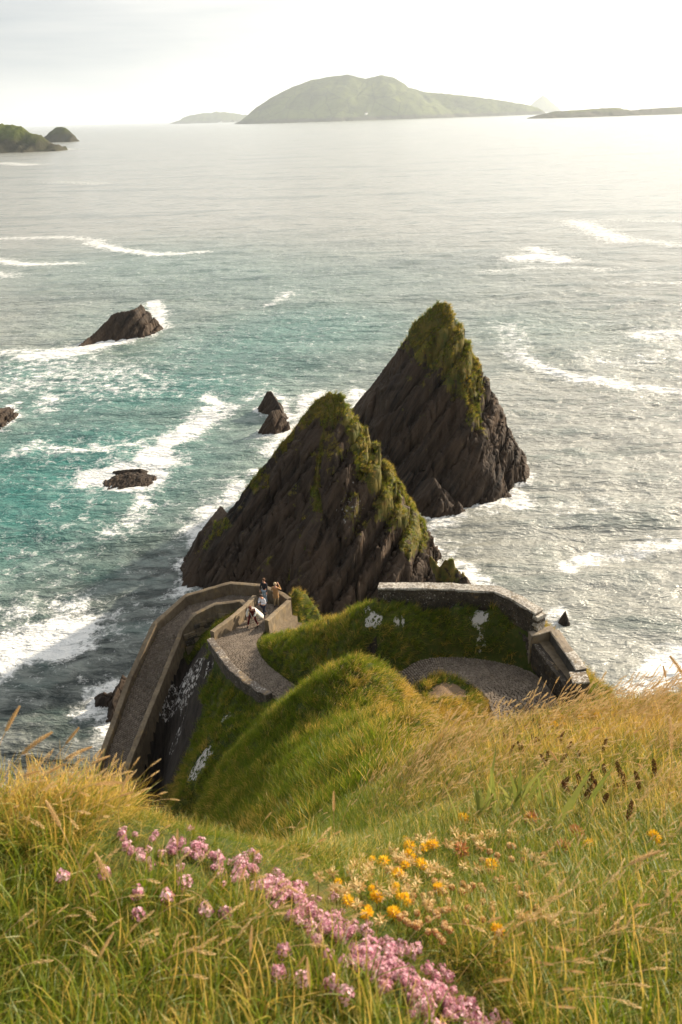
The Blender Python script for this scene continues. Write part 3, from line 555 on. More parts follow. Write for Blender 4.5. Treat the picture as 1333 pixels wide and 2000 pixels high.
sea_me = mesh_from('sea', np.stack([QX.ravel(), QY.ravel(), QZ.ravel()], 1), grid_faces(len(SX), len(SY)), {'lod': np.clip(1-.62*smooth(70, 420, np.hypot(QX, QY)), .38, 1).ravel(), 'foam': (foam+.06*near+.24*near*teal*np.clip(.7+fbm(QX*.05, QY*.07, 3, 2), 0, 1.4)).ravel(), 'teal': teal.ravel(), 'dark': darkw.ravel()}, True)
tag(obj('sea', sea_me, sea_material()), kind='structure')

# ------------------------------------------------------------------ far land
def far_mat(name, c1, c2, c3, field_=None):
    m, n = new_mat(name); p = n.pos(); sc = 1/260.
    a = n.noise(p, sc*1.2, 6, .6); b = n.noise(p, sc*6, 5, .65); ge = n.n('ShaderNodeNewGeometry').outputs['Normal']; nz = n.n('ShaderNodeSeparateXYZ', i={0: ge}).outputs[2]
    c = n.mix(n.ramp(a, [(.35, 0.), (.65, 1.)]), c1, c2)
    z = n.n('ShaderNodeSeparateXYZ', i={0: p}).outputs[2]; low = n.ramp(n.math('ADD', n.math('DIVIDE', z, 100.0), n.math('MULTIPLY', b, .5)), [(.42, 1.), (.58, 0.)])
    c = n.mix(low, c, c3)
    fv = n.n('ShaderNodeTexVoronoi', feature='DISTANCE_TO_EDGE', i={'Vector': n.mapping(p, scale=(1, .8, 1)), 'Scale': 1/150}).outputs['Distance']
    c = n.mix(n.ramp(fv, [(0., .5), (.05, 0.)]), c, tuple(x*.5 for x in c1))
    c = n.mix(n.ramp(b, [(.55, 0.), (.7, .5)]), c, tuple(x*.6 for x in c1))
    out(n, principled(n, c, .9, b, .6, 12, .1)); return m
M_ISLE = far_mat('island_heath', (.050, .066, .018), (.125, .145, .030), (.06, .055, .035))
def land(name, pts_, Y, sf, sb, res, label, w=60, seed=1, bed=.35, kind='structure', spurs=()):
    q = [PY(x, y, Y if not isinstance(Y, (list, tuple)) else Y[i]) for i, (x, y) in enumerate(pts_)]
    sg = [(q[i], q[i+1], sf, sb) for i in range(len(q)-1)]+list(spurs)
    return massif(name, sg, res, label, bed=bed, seed=seed, warp=w, pad=20, zmin=-3, mat=M_ISLE, cat='island', kind=None)
spur = [(PY(745, 147, 7300), PY(655, 225, 6750), .62, .35), (PY(650, 148, 7300), PY(560, 232, 7000), .6, .5), (PY(830, 180, 7300), PY(860, 222, 6900), .3, .3)]
land('island', [(476, 239), (500, 216), (530, 191), (570, 171), (610, 156), (650, 149), (680, 146), (715, 154), (745, 147), (770, 152), (790, 168), (830, 180), (900, 186), (960, 193), (1020, 203), (1050, 210), (1062, 222)], 7300, .55, .6, 14, 'large green hump-backed island across the sound, in the haze', 90, 1, .12, spurs=spur)
land('island', [(1055, 224), (1085, 217), (1125, 215), (1180, 211), (1205, 210), (1225, 216), (1255, 213), (1300, 210), (1345, 208), (1420, 206)], 4100, .22, .25, 8, 'low flat green strip of land at the right edge of the sea', 30, 2, .12)
land('island', [(345, 236), (375, 224), (400, 221), (425, 218), (450, 220), (478, 224), (520, 228)], 13000, .5, .5, 30, 'faint long island left of the large green island', 120, 3, .3)
land('island', [(1036, 205), (1048, 194), (1060, 185), (1070, 191), (1086, 205)], 13000, 1.0, 1.0, 30, 'very faint pyramid shaped island on the right horizon', 60, 4, .3)
land('island', [(-220, 190), (-90, 222), (-40, 232), (0, 239), (25, 244), (60, 255), (85, 268), (104, 284)], [1650, 1560, 1500, 1450, 1440, 1430, 1430, 1430], .75, .6, 5, 'green topped dark cliff headland cut by the left edge', 26, 5, .5)
land('island', [(88, 268), (100, 256), (112, 249), (125, 249), (140, 262), (154, 274)], 2150, 1.0, .8, 5, 'small cone shaped islet beside the left headland', 26, 6, .4)

# ------------------------------------------------------------------ air
hz_me = bpy.data.meshes.new('haze')
MBh = MB(); MBh.box((0, 28000, 420), (90000, 68000, 860)); hz = MBh.build('haze', None)
mh = bpy.data.materials.new('haze_air'); mh.use_nodes = True; nh = NT(mh.node_tree)
nh.n('ShaderNodeOutputMaterial', i={1: nh.n('ShaderNodeVolumePrincipled', i={'Color': (.86, .93, 1.0, 1), 'Density': 5.6e-5, 'Anisotropy': .45}).outputs[0]})
hz.data.materials.append(mh); tag(hz, kind='stuff')

# ------------------------------------------------------------------ footpaths with setts
def ribbon(L, R, k, thick=.35):
    n = len(L); t = np.linspace(0, 1, k)[None, :, None]; V = (L[:, None]*(1-t)+R[:, None]*t)
    V[..., 2] += .012*fbm(V[..., 0]*1.5, V[..., 1]*1.5, 1, 2); return V.reshape(-1, 3), grid_faces(n, k)
def path(name, L, R, k):
    V, Fc = ribbon(L, R, k); o = obj(name, mesh_from(name, V, Fc, {'var': np.full(len(V), .4)}, True), M_PATHBED); return tag(o, kind='structure')
path_up = path('footpath', UL_s, UR_s, 12); path_lo = path('ramp', LO_s, LI_s, 8)
SETTS = []
for v in range(8):
    mb = MB(); mb.box((0, 0, 0), (1, 1, 1), bev=.10, jit=.05, a=v/8+.05)
    SETTS.append(mesh_from('cobblestone', np.array(mb.v), mb.f, {'var': np.array(mb.a)})); SETTS[-1].materials.append(M_COBBLE)
def setts(L, R, parent, row=.105, lng=.19, nmax=300, bedz=.012):
    c = (L+R)/2; d = np.linalg.norm(np.diff(c, axis=0), axis=1); s = np.concatenate([[0], np.cumsum(d)]); items = []
    wl = np.linalg.norm(np.diff(L, axis=0), axis=1).sum(); wr = np.linalg.norm(np.diff(R, axis=0), axis=1).sum()
    nrow = int(max(s[-1], (wl+wr)/2)/row); u = np.linspace(0, 1, len(L)); sl_ = np.concatenate([[0], np.cumsum(np.maximum(np.linalg.norm(np.diff(L, axis=0), axis=1), np.linalg.norm(np.diff(R, axis=0), axis=1)))]); tot = sl_[-1]
    nrow = int(tot/row)
    for r in range(nrow):
        a = (r+.5)/nrow*tot; Lp = np.array([np.interp(a, sl_, L[:, q]) for q in range(3)]); Rp = np.array([np.interp(a, sl_, R[:, q]) for q in range(3)])
        w = np.linalg.norm(Rp-Lp); x = RNG.uniform(0, .1); ang = math.atan2(Rp[1]-Lp[1], Rp[0]-Lp[0])
        while x < w-.06:
            l = min(lng*RNG.uniform(.65, 1.3), w-x); p = Lp+(Rp-Lp)*((x+l/2)/w)
            items.append((p[0], p[1], p[2]+RNG.uniform(-.004, .012), ang+RNG.uniform(-.06, .06), l-.022, row*RNG.uniform(.74, .90), (Rp[2]-Lp[2])/w)); x += l
    it = np.array(items); px, py, pz_ = proj(it[:, :3]); inside = (px > 0) & (px < 1333) & (py > 0) & (py < 1400)
    g = np.array([ghit_visible(q) for q in it[:, :3]]) if False else inside
    order = np.argsort(np.where(g, np.linalg.norm(it[:, :3]-np.array([0, 0, CAM_H]), axis=1), 1e6)); big = set(order[:nmax].tolist())
    mb = MB()
    for q, (x, y, z, an, l, w, sl2) in enumerate(items):
        if q in big:
            o = bpy.data.objects.new('cobblestone', SETTS[q % 8]); COL.objects.link(o); o.parent = parent; o.location = (x, y, z+.012); o.rotation_euler = (0, 0, an); o.scale = (l, w, .07)
        else: mb.box((x, y, z+.012), (l, w, .07), rz=an, a=RNG.uniform(0, 1), bev=.008, jit=.004)
    tag(mb.build('cobblestones', M_COBBLE, parent), kind='stuff')
setts(UL_s, UR_s, path_up); setts(LO_s, LI_s, path_lo)

# ------------------------------------------------------------------ walls
def normals2(pts_, closed=False):
    p = pts_[:, :2]; t = np.zeros_like(p); t[1:-1] = p[2:]-p[:-2]; t[0] = p[1]-p[0]; t[-1] = p[-1]-p[-2]; t /= np.linalg.norm(t, axis=1)[:, None]+1e-9
    return np.stack([-t[:, 1], t[:, 0]], 1)
def wall_piece(A, N, H, th, depth, top=None, jit=.012, ov=0., cop=.06):
    """A foot points on the path side, N outward 2-D normals, H heights; returns body and coping rings"""
    n = len(A); body = []; cp = []
    for i in range(n):
        a = A[i]; nn = np.array([N[i, 0], N[i, 1], 0]); h = H[i]
        j = lambda s=jit: np.array([perlin(a[0]*2.3+s, a[1]*2.3, s*90), perlin(a[1]*2.1, a[0]*1.9, 3+s), .8*perlin(a[0]*1.7, a[1]*1.7, 7+s)])*jit*2
        body.append([a-[0, 0, depth]+j(.1), a+[0, 0, h*.5]+j(.2), a+[0, 0, h-cop]+j(.3), a+nn*th+[0, 0, h-cop]+j(.4), a+nn*th+[0, 0, h*.3]+j(.5), a+nn*(th+.05)-[0, 0, depth]+j(.6)])
        cp.append([a-nn*ov+[0, 0, h-cop+.002]+j(.3), a-nn*ov+[0, 0, h-.02]+j(.7), a-nn*(ov-.03)+[0, 0, h]+j(.8), a+nn*(th*.5)+[0, 0, h+.008]+j(.9), a+nn*(th+ov-.03)+[0, 0, h]+j(.4), a+nn*(th+ov)+[0, 0, h-.02]+j(.5), a+nn*(th+ov)+[0, 0, h-cop+.002]+j(.6)])
    return np.array(body), np.array(cp)
def ring_mesh(R_):
    n, k, _ = R_.shape; Fc = [tuple(f) for f in grid_faces(n, k)]; Fc += [tuple(range(k))[::-1], tuple(range((n-1)*k, n*k))]
    Fc += [(i*k, (i+1)*k, (i+1)*k+k-1, i*k+k-1) for i in range(n-1)]
    return R_.reshape(-1, 3), Fc
def wall(name, foot, H, th, side, label, mat=M_CONC, cmat=None, depth=.6, plen=2.2, ov=.02, cat='wall', cop=.06, jit=.012):
    A = np.column_stack([np.array(foot), np.array(H)]); A = resample(A, .18); N = normals2(A)*side
    k = np.ones(5)/5; Np = np.vstack([N[:1]]*2+[N]+[N[-1:]]*2); N = np.stack([np.convolve(Np[:, q], k, 'valid') for q in (0, 1)], 1); N /= np.linalg.norm(N, axis=1)[:, None]
    root = empty(name, tuple(A[0, :3])); off = A[0, :3]; n = len(A); m = max(1, int(n*.18/plen)); cuts = np.linspace(0, n-1, m+1).astype(int)
    for a, b in zip(cuts[:-1], cuts[1:]):
        s = slice(a, b+1); B_, C_ = wall_piece(A[s, :3]-off, N[s], A[s, 3], th, depth, ov=ov, cop=cop, jit=jit); v = float(RNG.uniform(.25, .75))
        tdir = (A[b, :3]-A[a, :3]); tdir = tdir/np.linalg.norm(tdir)*.004
        B_[0] += tdir; B_[-1] -= tdir; C_[0] += tdir; C_[-1] -= tdir
        V, Fc = ring_mesh(B_); obj('wall_panel', mesh_from('wall_panel', V, Fc, {'var': np.full(len(V), v)}), mat, root)
        V, Fc = ring_mesh(C_); obj('coping', mesh_from('coping', V, Fc, {'var': np.full(len(V), v+.15)}), cmat or mat, root)
    tag(root, label, cat); return root, A, N
w1 = OUTF.copy()
wall('parapet_wall', w1[:7], [.45, .45, .5, .6, .72, .85, .8], .28, 1, 'long outer concrete parapet of the lower ramp, on the sea side', depth=3.0)
wall('parapet_wall', w1[6:9], [.8, .75, .78], .28, 1, 'short dark parapet at the hairpin bend behind the man in tan', depth=2.0)
cw = np.array([P(519, 1233, 25.75), P(541, 1213, 26.0), P(563, 1193, 26.2)])
wall('parapet_wall', cw, [.78, .8, .8], .24, -1, 'sunlit concrete parapet on the right of the four people', depth=1.2, plen=5)
wall('parapet_wall', INP-np.array([0, 0, .5]), [.55]*8, .26, -1, 'inner parapet of the lower ramp, above the dark masonry recess', depth=3.2)
iw = np.array([P(*a) for a in [(420, 1252, 25.3), (455, 1231, 25.75), (483, 1208, 26.1), (503, 1180, 26.35)]])
wall('parapet_wall', iw, [.62, .78, .82, .62], .24, 1, 'straight sunlit parapet on the left of the upper path beside the woman in white', depth=2.6, plen=1.7)
lw = np.array([P(*a) for a in [(418, 1254, 25.3), (437, 1281, 24.8), (463, 1313, 24.3), (504, 1345, 23.7), (533, 1363, 23.3)]])
lwS = catmull(lw, 6)
wall('parapet_wall', lwS, [.32]*len(lwS), .34, -1, 'low curved stone parapet with white lichen spots along the upper path', mat=M_RUBBLE, cmat=concrete_material('worn_coping', (.10, .08, .065), (.17, .14, .115), .62), depth=1.5, plen=.8, jit=.03)
# stepped retaining courses outside the sunlit parapet
st_root = empty('retaining_wall', tuple(cw[0])); tag(st_root, 'stepped tan masonry base below the sunlit parapet, beside the golden grass hump', 'wall')
off = cw[0]; nrm = normals2(cw)*-1
for q in range(4):
    for s_ in range(4):
        a = cw[0]+(cw[2]-cw[0])*(s_/4+.02*q); b = cw[0]+(cw[2]-cw[0])*((s_+1)/4); c_ = (a+b)/2+np.array([*nrm[1], 0])*(.42+.26*q); L_ = np.linalg.norm((b-a)[:2])-.012
        mb = MB(); mb.box((c_-off)+np.array([0, 0, -.28-.42*q-.7]), (L_, .42, 1.4), rz=math.atan2((b-a)[1], (b-a)[0]), a=RNG.uniform(.3, .9), bev=.012, jit=.012)
        mb.build('masonry_block', M_CONC, st_root)
# masonry blocks on the visible outer face of the ramp's inner wall (the recess)
rec = resample(INP[3:], .02); nr = normals2(rec)*-1; rr = empty('retaining_wall', tuple(rec[0])); off = rec[0]; tag(rr, 'tall dark block masonry face in the recess between the two path levels', 'wall')
rs = np.concatenate([[0], np.cumsum(np.linalg.norm(np.diff(rec[:, :2], axis=0), axis=1))]); cnt = 0; mbs = MB()
for row in range(9):
    x = RNG.uniform(0, .3)
    while x < rs[-1]-.2:
        l = RNG.uniform(.35, .75); xm = min(x+l/2, rs[-1]-.05); p = np.array([np.interp(xm, rs, rec[:, k]) for k in range(3)]); n_ = np.array([np.interp(xm, rs, nr[:, k]) for k in range(2)])
        c_ = p-off+np.array([*(n_*.33), 0])+np.array([0, 0, -.75-row*.29]); an = math.atan2(n_[1], n_[0])-math.pi/2
        mb = MB() if cnt < 150 else mbs
        mb.box(c_, (l-.02, .12, .27), rz=an, a=RNG.uniform(0, 1), jit=.012)
        if cnt < 150: mb.build('stone', M_RUBBLE if RNG.random() < .4 else M_CONC, rr)
        cnt += 1; x += l

def rubble(root, off, foot, H, depth, side, top_extra=0, rowh=.135, smin=.16, smax=.42, nmax=290, proud=.05, name='stone'):
    A = resample(np.column_stack([foot, H, depth]), .05); N = normals2(A)*side; s = np.concatenate([[0], np.cumsum(np.linalg.norm(np.diff(A[:, :2], axis=0), axis=1))])
    items = []; zt = 0
    for row in range(40):
        x = RNG.uniform(-.1, .05)
        while x < s[-1]-.05:
            l = RNG.uniform(smin, smax); a0, a1 = max(x, 0), min(x+l, s[-1]); xm = (a0+a1)/2; x += l
            v = [np.interp(xm, s, A[:, k]) for k in range(5)]; n_ = [np.interp(xm, s, N[:, k]) for k in range(2)]
            z0 = -v[4]+row*rowh; 
            if z0 > v[3]-.03: continue
            hh = min(rowh, v[3]-z0); pr = RNG.uniform(.01, proud)
            items.append((v[0]-n_[0]*(pr-.09), v[1]-n_[1]*(pr-.09), v[2]+z0+hh/2, a1-a0-.016, .18, hh-.016, math.atan2(n_[1], n_[0])-math.pi/2))
    for q in range(len(STN), 10):
        mb = MB(); mb.box((0, 0, 0), (1, 1, 1), bev=.03, jit=.07, a=q/10); me = mesh_from('stone', np.array(mb.v), mb.f, {'var': np.array(mb.a)}); me.materials.append(M_RUBBLE); STN.append(me)
    RNG.shuffle(items); mb = MB()
    for q, it in enumerate(items):
        if q < nmax:
            o = bpy.data.objects.new(name, STN[q % 10]); COL.objects.link(o); o.parent = root; o.location = (it[0]-off[0], it[1]-off[1], it[2]-off[2]); o.rotation_euler = (RNG.uniform(-.04, .04), RNG.uniform(-.05, .05), it[6]); o.scale = it[3:6]
        else: mb.box(np.array(it[:3])-off, it[3:6], rz=it[6], a=RNG.random(), jit=.01)
    if len(mb.v): tag(mb.build('stones', M_RUBBLE, root), kind='stuff')
STN = []
sw = np.array([P(739, 1174, 18.9), P(820, 1181, 18.9), P(888, 1187, 18.9), P(963, 1190, 18.75), P(1000, 1214, 18.85), P(1042, 1246, 19.0)])
SWH = [.72, .85, .95, .92, 1.1, 1.25]
r_, A_, N_ = wall('stone_wall', sw, SWH, .42, 1, 'tall dark rubble stone wall with pale lichened coping above the grassy bank', mat=M_MORTAR, cmat=M_COPING, depth=.35, plen=.62, ov=.05, cop=.09, jit=.03)
rubble(r_, A_[0, :3], sw, [h-.09 for h in SWH], [.3]*6, 1)
mbq = None
e0 = sw[-1]; eN = np.array([*N_[-1], 0]); eT = np.array([-N_[-1][1], N_[-1][0], 0])*-1
if eT @ (sw[-1]-sw[-2]) < 0: eT = -eT
for k_ in range(8):                       # quoins of the wall's right end
    mb = MB(); mb.box(e0-A_[0, :3]+eN*.21+eT*.04+np.array([0, 0, -.15+k_*.165]), (.52 if k_ % 2 else .44, .26, .155), rz=math.atan2(eN[1], eN[0]), a=.6+RNG.uniform(-.2, .4), jit=.02, bev=.015); mb.build('quoin', M_COPING if k_ % 3 else M_RUBBLE, r_)
# lookout ledge
LD = [P(1042, 1257, 19.05), P(1073, 1251, 19.05), P(1119, 1322, 19.05), P(1113, 1348, 19.05)]
led = empty('lookout_ledge', tuple(LD[0])); tag(led, 'walled stone ledge at the right end of the wall, above the round cobbled bend', 'ledge'); off = LD[0]
mb = MB(); nseg = 8
V = []; 
for i in range(nseg+1):
    t = i/nseg; a = LD[0]*(1-t)+LD[3]*t; b = LD[1]*(1-t)+LD[2]*t
    for j in range(4): u_ = j/3; p = a*(1-u_)+b*u_-off; V.append(p+[0, 0, .02*perlin(p[0]*3, p[1]*3, 1)])
for i in range(nseg+1):
    t = i/nseg
    for pt in (LD[0]*(1-t)+LD[3]*t, LD[1]*(1-t)+LD[2]*t): V.append(pt-off-[0, 0, 1.3])
Fc = [tuple(f) for f in grid_faces(nseg+1, 4)]; b0 = (nseg+1)*4
for i in range(nseg): Fc += [(i*4, (i+1)*4, b0+2*(i+1), b0+2*i), (i*4+3, b0+2*i+1, b0+2*i+3, (i+1)*4+3)]
Fc += [(nseg*4, nseg*4+1, nseg*4+2, nseg*4+3, b0+2*nseg+1, b0+2*nseg), (0, b0, b0+1, 3, 2, 1)]
mb.add(V, Fc, .5); mb.build('ledge_floor', M_CONC, led)
def sub_wall(a, b, h, th, side, mat, cmat, parent, off, nm):
    A = resample(np.array([[*a, h[0]], [*b, h[1]]]), .25); N = normals2(A)*side; B_, C_ = wall_piece(A[:, :3]-off, N, A[:, 3], th, 1.6, ov=.02, cop=.05, jit=.025)
    V, Fc = ring_mesh(B_); o = obj(nm, mesh_from(nm, V, Fc, {'var': np.full(len(V), .35)}), mat, parent); V, Fc = ring_mesh(C_); obj('coping', mesh_from('coping', V, Fc, {'var': np.full(len(V), .8)}), cmat, o)
M_DARKC = concrete_material('smooth_grey_render', (.07, .065, .062), (.13, .115, .10), .2)
M_TANC = concrete_material('tan_worn_coping', (.20, .16, .12), (.34, .28, .21), .4)
sub_wall(LD[1], LD[1]*.38+LD[2]*.62, (.5, .5), .36, 1, M_DARKC, M_TANC, led, off, 'outer_wall')
sub_wall(LD[1]*.37+LD[2]*.63, LD[2]+(LD[2]-LD[1])*.10, (.52, .5), .38, 1, M_DARKC, M_COPING, led, off, 'outer_wall')
sub_wall(LD[0]-(LD[1]-LD[0])*.15, LD[1]+(LD[1]-LD[0])*.25, (.42, .5), .3, 1, M_TANC, M_TANC, led, off, 'back_wall')
sub_wall(P(1117, 1352, 19.05), P(1150, 1352, 19.05), (.45, .45), .62, 1, M_RUBBLE, concrete_material('rubble_top', (.12, .095, .07), (.24, .19, .14), .8), led, off, 'end_block')
rf = np.array([P(1012, 1232, 18.95), P(1040, 1257, 19.05), P(1072, 1300, 19.05), P(1096, 1330, 19.05), P(1111, 1349, 19.05)])
rubble(led, off, rf+np.array([.02, 0, 0]), [.02]*5, [.75, .95, 1.0, 1.0, .95], 1, nmax=280)
A = resample(np.column_stack([rf, [.0]*5]), .2); N = normals2(A); B_, C_ = wall_piece(A[:, :3]-off+np.array([0, 0, 0]), N, np.full(len(A), .0)+.02, .3, 1.1, cop=.01)
V, Fc = ring_mesh(B_); obj('rubble_core', mesh_from('rubble_core', V, Fc, {'var': np.full(len(V), .3)}), M_MORTAR, led)
# kerb at the foot of the ledge wall, along the road's right edge
kb = np.array([P(1032, 1316, 20.2), P(1058, 1334, 20.05), P(1078, 1360, 19.9), P(1092, 1392, 19.8)])
kr = empty('kerb', tuple(kb[0])); tag(kr, 'low stone kerb curving along the right edge of the round cobbled bend', 'kerb')
K = resample(kb, .35); 
for a, b in zip(K[:-1], K[1:]):
    mb = MB(); mb.box((a+b)/2-kb[0]+np.array([0, 0, .03]), (np.linalg.norm((b-a)[:2])-.02, .14, .16), rz=math.atan2((b-a)[1], (b-a)[0]), a=RNG.random(), bev=.012, jit=.008); mb.build('kerbstone', M_COBBLE, kr)

# ------------------------------------------------------------------ people
M_SKIN = simple_mat('skin', (.50, .27, .18), .6, .08, 20); M_HAIRD = simple_mat('dark_hair', (.030, .018, .012), .6)
def skin_obj(name, J, edges, mat, parent, sub=2, root=0):
    """J: list of (x,y,z,r or (rx,ry))"""
    me = bpy.data.meshes.new(name); me.from_pydata([j[:3] for j in J], edges, []); me.update()
    o = obj(name, me, mat, parent); o.modifiers.new('skin', 'SKIN'); sm = o.modifiers.new('sub', 'SUBSURF'); sm.levels = sub; sm.render_levels = sub
    o.modifiers['skin'].use_smooth_shade = True
    lay = me.skin_vertices[0] if me.skin_vertices else None
    if lay is None:
        import bmesh as bm_; b = bm_.new(); b.from_mesh(me); b.verts.layers.skin.verify(); b.to_mesh(me); b.free(); lay = me.skin_vertices[0]
    for i, j in enumerate(J):
        r = j[3] if isinstance(j[3], tuple) else (j[3], j[3]); lay.data[i].radius = r; lay.data[i].use_root = (i == root)
    return o
def person(label, foot, rz, pose, colors, hair='short', scale=1.0):
    root = empty('person', tuple(foot), rz); root.scale = (scale,)*3; tag(root, label, 'person')
    pz_ = pose
    pel = Vector(pz_.get('pelvis', (0, 0, .93))); ch = Vector(pz_.get('chest', (0, 0, 1.33))); nk = ch+Vector(pz_.get('neck', (0, .01, .15))); hd = nk+Vector(pz_.get('head', (0, .02, .13)))
    f = Vector(pz_.get('look', (0, 1, 0))).normalized()
    J = [(*pel, (.13, .10)), (*((pel+ch)/2), (.115, .09)), (*ch, (.14, .10)), (*nk, .05), (*(nk*.6+hd*.4+f*.015), .062), (*hd, (.08, .09)), (*(hd+Vector((0, 0, .07))), .062), (*(hd+f*.085-Vector((0, 0, .01))), .018)]
    E = [(0, 1), (1, 2), (2, 3), (3, 4), (4, 5), (5, 6), (5, 7)]
    TJ = [J[0][:3]+((.145, .12),), J[1][:3]+((.135, .115),), J[2][:3]+((.155, .12),), tuple(ch*.4+nk*.6)+(.075,)]; TE = [(0, 1), (1, 2), (2, 3)]
    LJ = [(*pel, (.14, .115))]; LE = []
    for s, nm in ((-1, 'L'), (1, 'R')):
        sh = ch+Vector((s*.17, 0, .06)); el = Vector(pz_['elbow'+nm]); wr = Vector(pz_['wrist'+nm]); i0 = len(J)
        J += [(*sh, .052), (*el, .038), (*wr, .026)]; E += [(2, i0), (i0, i0+1), (i0+1, i0+2)]
        d = (wr-el).normalized(); pal = wr+d*.06; J.append((*pal, (.030, .016))); E.append((i0+2, i0+3)); sd = d.cross(Vector((0, 0, 1))+f*.3).normalized(); up_ = sd.cross(d)
        for q in range(4):
            b_ = pal+d*.03+sd*(q-1.5)*.020; k0 = len(J); ln = [.052, .065, .06, .045][q]; J += [(*b_, .009), (*(b_+d*ln*.5+up_*.004), .008), (*(b_+d*ln*.85-up_*.018), .007)]; E += [(i0+3, k0), (k0, k0+1), (k0+1, k0+2)]
        k0 = len(J); J += [(*(wr+d*.045-sd*.036), .010), (*(wr+d*.085-sd*.052), .009)]; E += [(i0+3, k0), (k0, k0+1)]
        t0 = len(TJ); TJ += [(*sh, .066), (*el, .052), (*(wr*.92+el*.08), .042)]; TE += [(2, t0), (t0, t0+1), (t0+1, t0+2)]
        hp = pel+Vector((s*.085, 0, -.05)); kn = Vector(pz_['knee'+nm]); an = Vector(pz_['ankle'+nm]); i1 = len(J)
        J += [(*hp, .082), (*kn, .052), (*an, .038), (*(an+Vector((0, .13, -.05))), (.035, .025))]; E += [(0, i1), (i1, i1+1), (i1+1, i1+2), (i1+2, i1+3)]
        l0 = len(LJ); LJ += [(*hp, .098), (*kn, .066), (*(an+Vector((0, 0, .03))), .052)]; LE += [(0, l0), (l0, l0+1), (l0+1, l0+2)]
        sh_ = MB(); sh_.tube([an+Vector((0, -.07, -.045)), an+Vector((0, 0, -.03)), an+Vector((0, .10, -.045)), an+Vector((0, .17, -.055))], [.035, .05, .045, .028], 8); sh_.build('shoe', colors['shoe'], root, sm=True)
    skin_obj('body', J, E, M_SKIN, root); skin_obj(colors.get('topname', 'jacket'), TJ, TE, colors['top'], root); skin_obj('trousers', LJ, LE, colors['legs'], root)
    hm = MB(); c = hd+Vector((0, 0, .045))-f*.022; nu, nv = 10, 6; V = []
    for i in range(nv+1):
        ph = i/nv*math.pi*(.62 if hair != 'long' else .9)
        for j in range(nu):
            th = 2*math.pi*j/nu; d = Vector((math.sin(ph)*math.cos(th), math.sin(ph)*math.sin(th), math.cos(ph)))
            fr = max(0, d.dot(f)); r = .108*(1-.28*fr*(ph > 1.0)); V.append(tuple(c+Vector((d.x*r, d.y*r*1.08, d.z*r*(1.0 if hair != 'long' or d.z > 0 else 1.9)))))
    hm.add(V, [(i*nu+j, i*nu+(j+1) % nu, (i+1)*nu+(j+1) % nu, (i+1)*nu+j) for i in range(nv) for j in range(nu)]); hm.build('hair' if 'cap' not in colors else 'cap', colors.get('cap', colors['hair']), root, sm=True)
    for s in (-1, 1):
        em = MB(); e = hd+f*.080+f.cross(Vector((0, 0, 1)))*s*.032+Vector((0, 0, .018)); em.box(e, (.016, .012, .01)); em.build('eye', M_HAIRD, root)
    return root
MN = lambda n_, c, r=.85: simple_mat(n_, c, r, .15, 25)
m_tan, m_khaki, m_navy, m_white, m_jean, m_coat, m_red, m_blk = MN('tan_cloth', (.36, .20, .085)), MN('khaki_cloth', (.34, .25, .14)), MN('navy_cloth', (.020, .024, .045)), MN('light_knit', (.55, .56, .62)), MN('light_denim', (.30, .40, .48)), MN('cream_coat', (.74, .70, .63)), MN('dark_red_cloth', (.11, .013, .018)), MN('black_cloth', (.018, .017, .022))
m_shoe = MN('dark_shoe', (.03, .025, .022), .5); m_grey = MN('grey_hair', (.45, .33, .20))
f1 = P(541, 1186, 26.2)
man = person('person in tan jacket and khaki trousers seen from behind, raising a camera', f1, math.radians(-12), dict(elbowL=(-.27, .10, 1.12), wristL=(-.08, .24, 1.38), elbowR=(.30, .13, 1.20), wristR=(.12, .30, 1.46), kneeL=(-.10, .02, .50), ankleL=(-.12, 0, .08), kneeR=(.10, .02, .50), ankleR=(.12, .03, .08), neck=(.0, .02, .15)),
    dict(top=m_tan, legs=m_khaki, shoe=m_shoe, hair=m_grey))
tl = MB(); V = []
for i, (z, rx, ry) in enumerate([(1.42, .17, .13), (1.2, .17, .14), (.95, .18, .15), (.74, .20, .165)]):
    for j in range(12): th = 2*math.pi*j/12; V.append((rx*math.cos(th), ry*math.sin(th), z))
tl.add(V, [(i*12+j, i*12+(j+1) % 12, (i+1)*12+(j+1) % 12, (i+1)*12+j) for i in range(3) for j in range(12)]); tl.build('coat_skirt', m_tan, man, sm=True)
cm_ = empty('camera_in_hands', tuple(f1+np.array([.10, .36, 1.50])), math.radians(-12)); tag(cm_, 'small black camera held up to the eye by the man in tan', 'camera')
mb = MB(); mb.box((0, 0, 0), (.13, .05, .085), bev=.008); mb.build('camera_body', m_blk, cm_); mb = MB(); mb.tube([(0, .02, 0), (0, .10, 0)], [.032, .036], 12); mb.build('lens', m_blk, cm_)
f2 = P(519, 1177, 26.35)
person('person in dark jacket and light jeans standing at the far parapet, looking back', f2, math.radians(150), dict(elbowL=(-.26, .08, 1.12), wristL=(-.30, .20, .93), elbowR=(.25, .02, 1.12), wristR=(.16, .22, .98), kneeL=(-.10, .06, .50), ankleL=(-.13, .02, .08), kneeR=(.10, .02, .50), ankleR=(.13, -.04, .08), chest=(0, -.02, 1.33)),
    dict(top=m_blk, legs=m_jean, shoe=m_shoe, hair=simple_mat('brown_hair', (.10, .05, .025))))
f3 = P(517, 1207, 26.02)
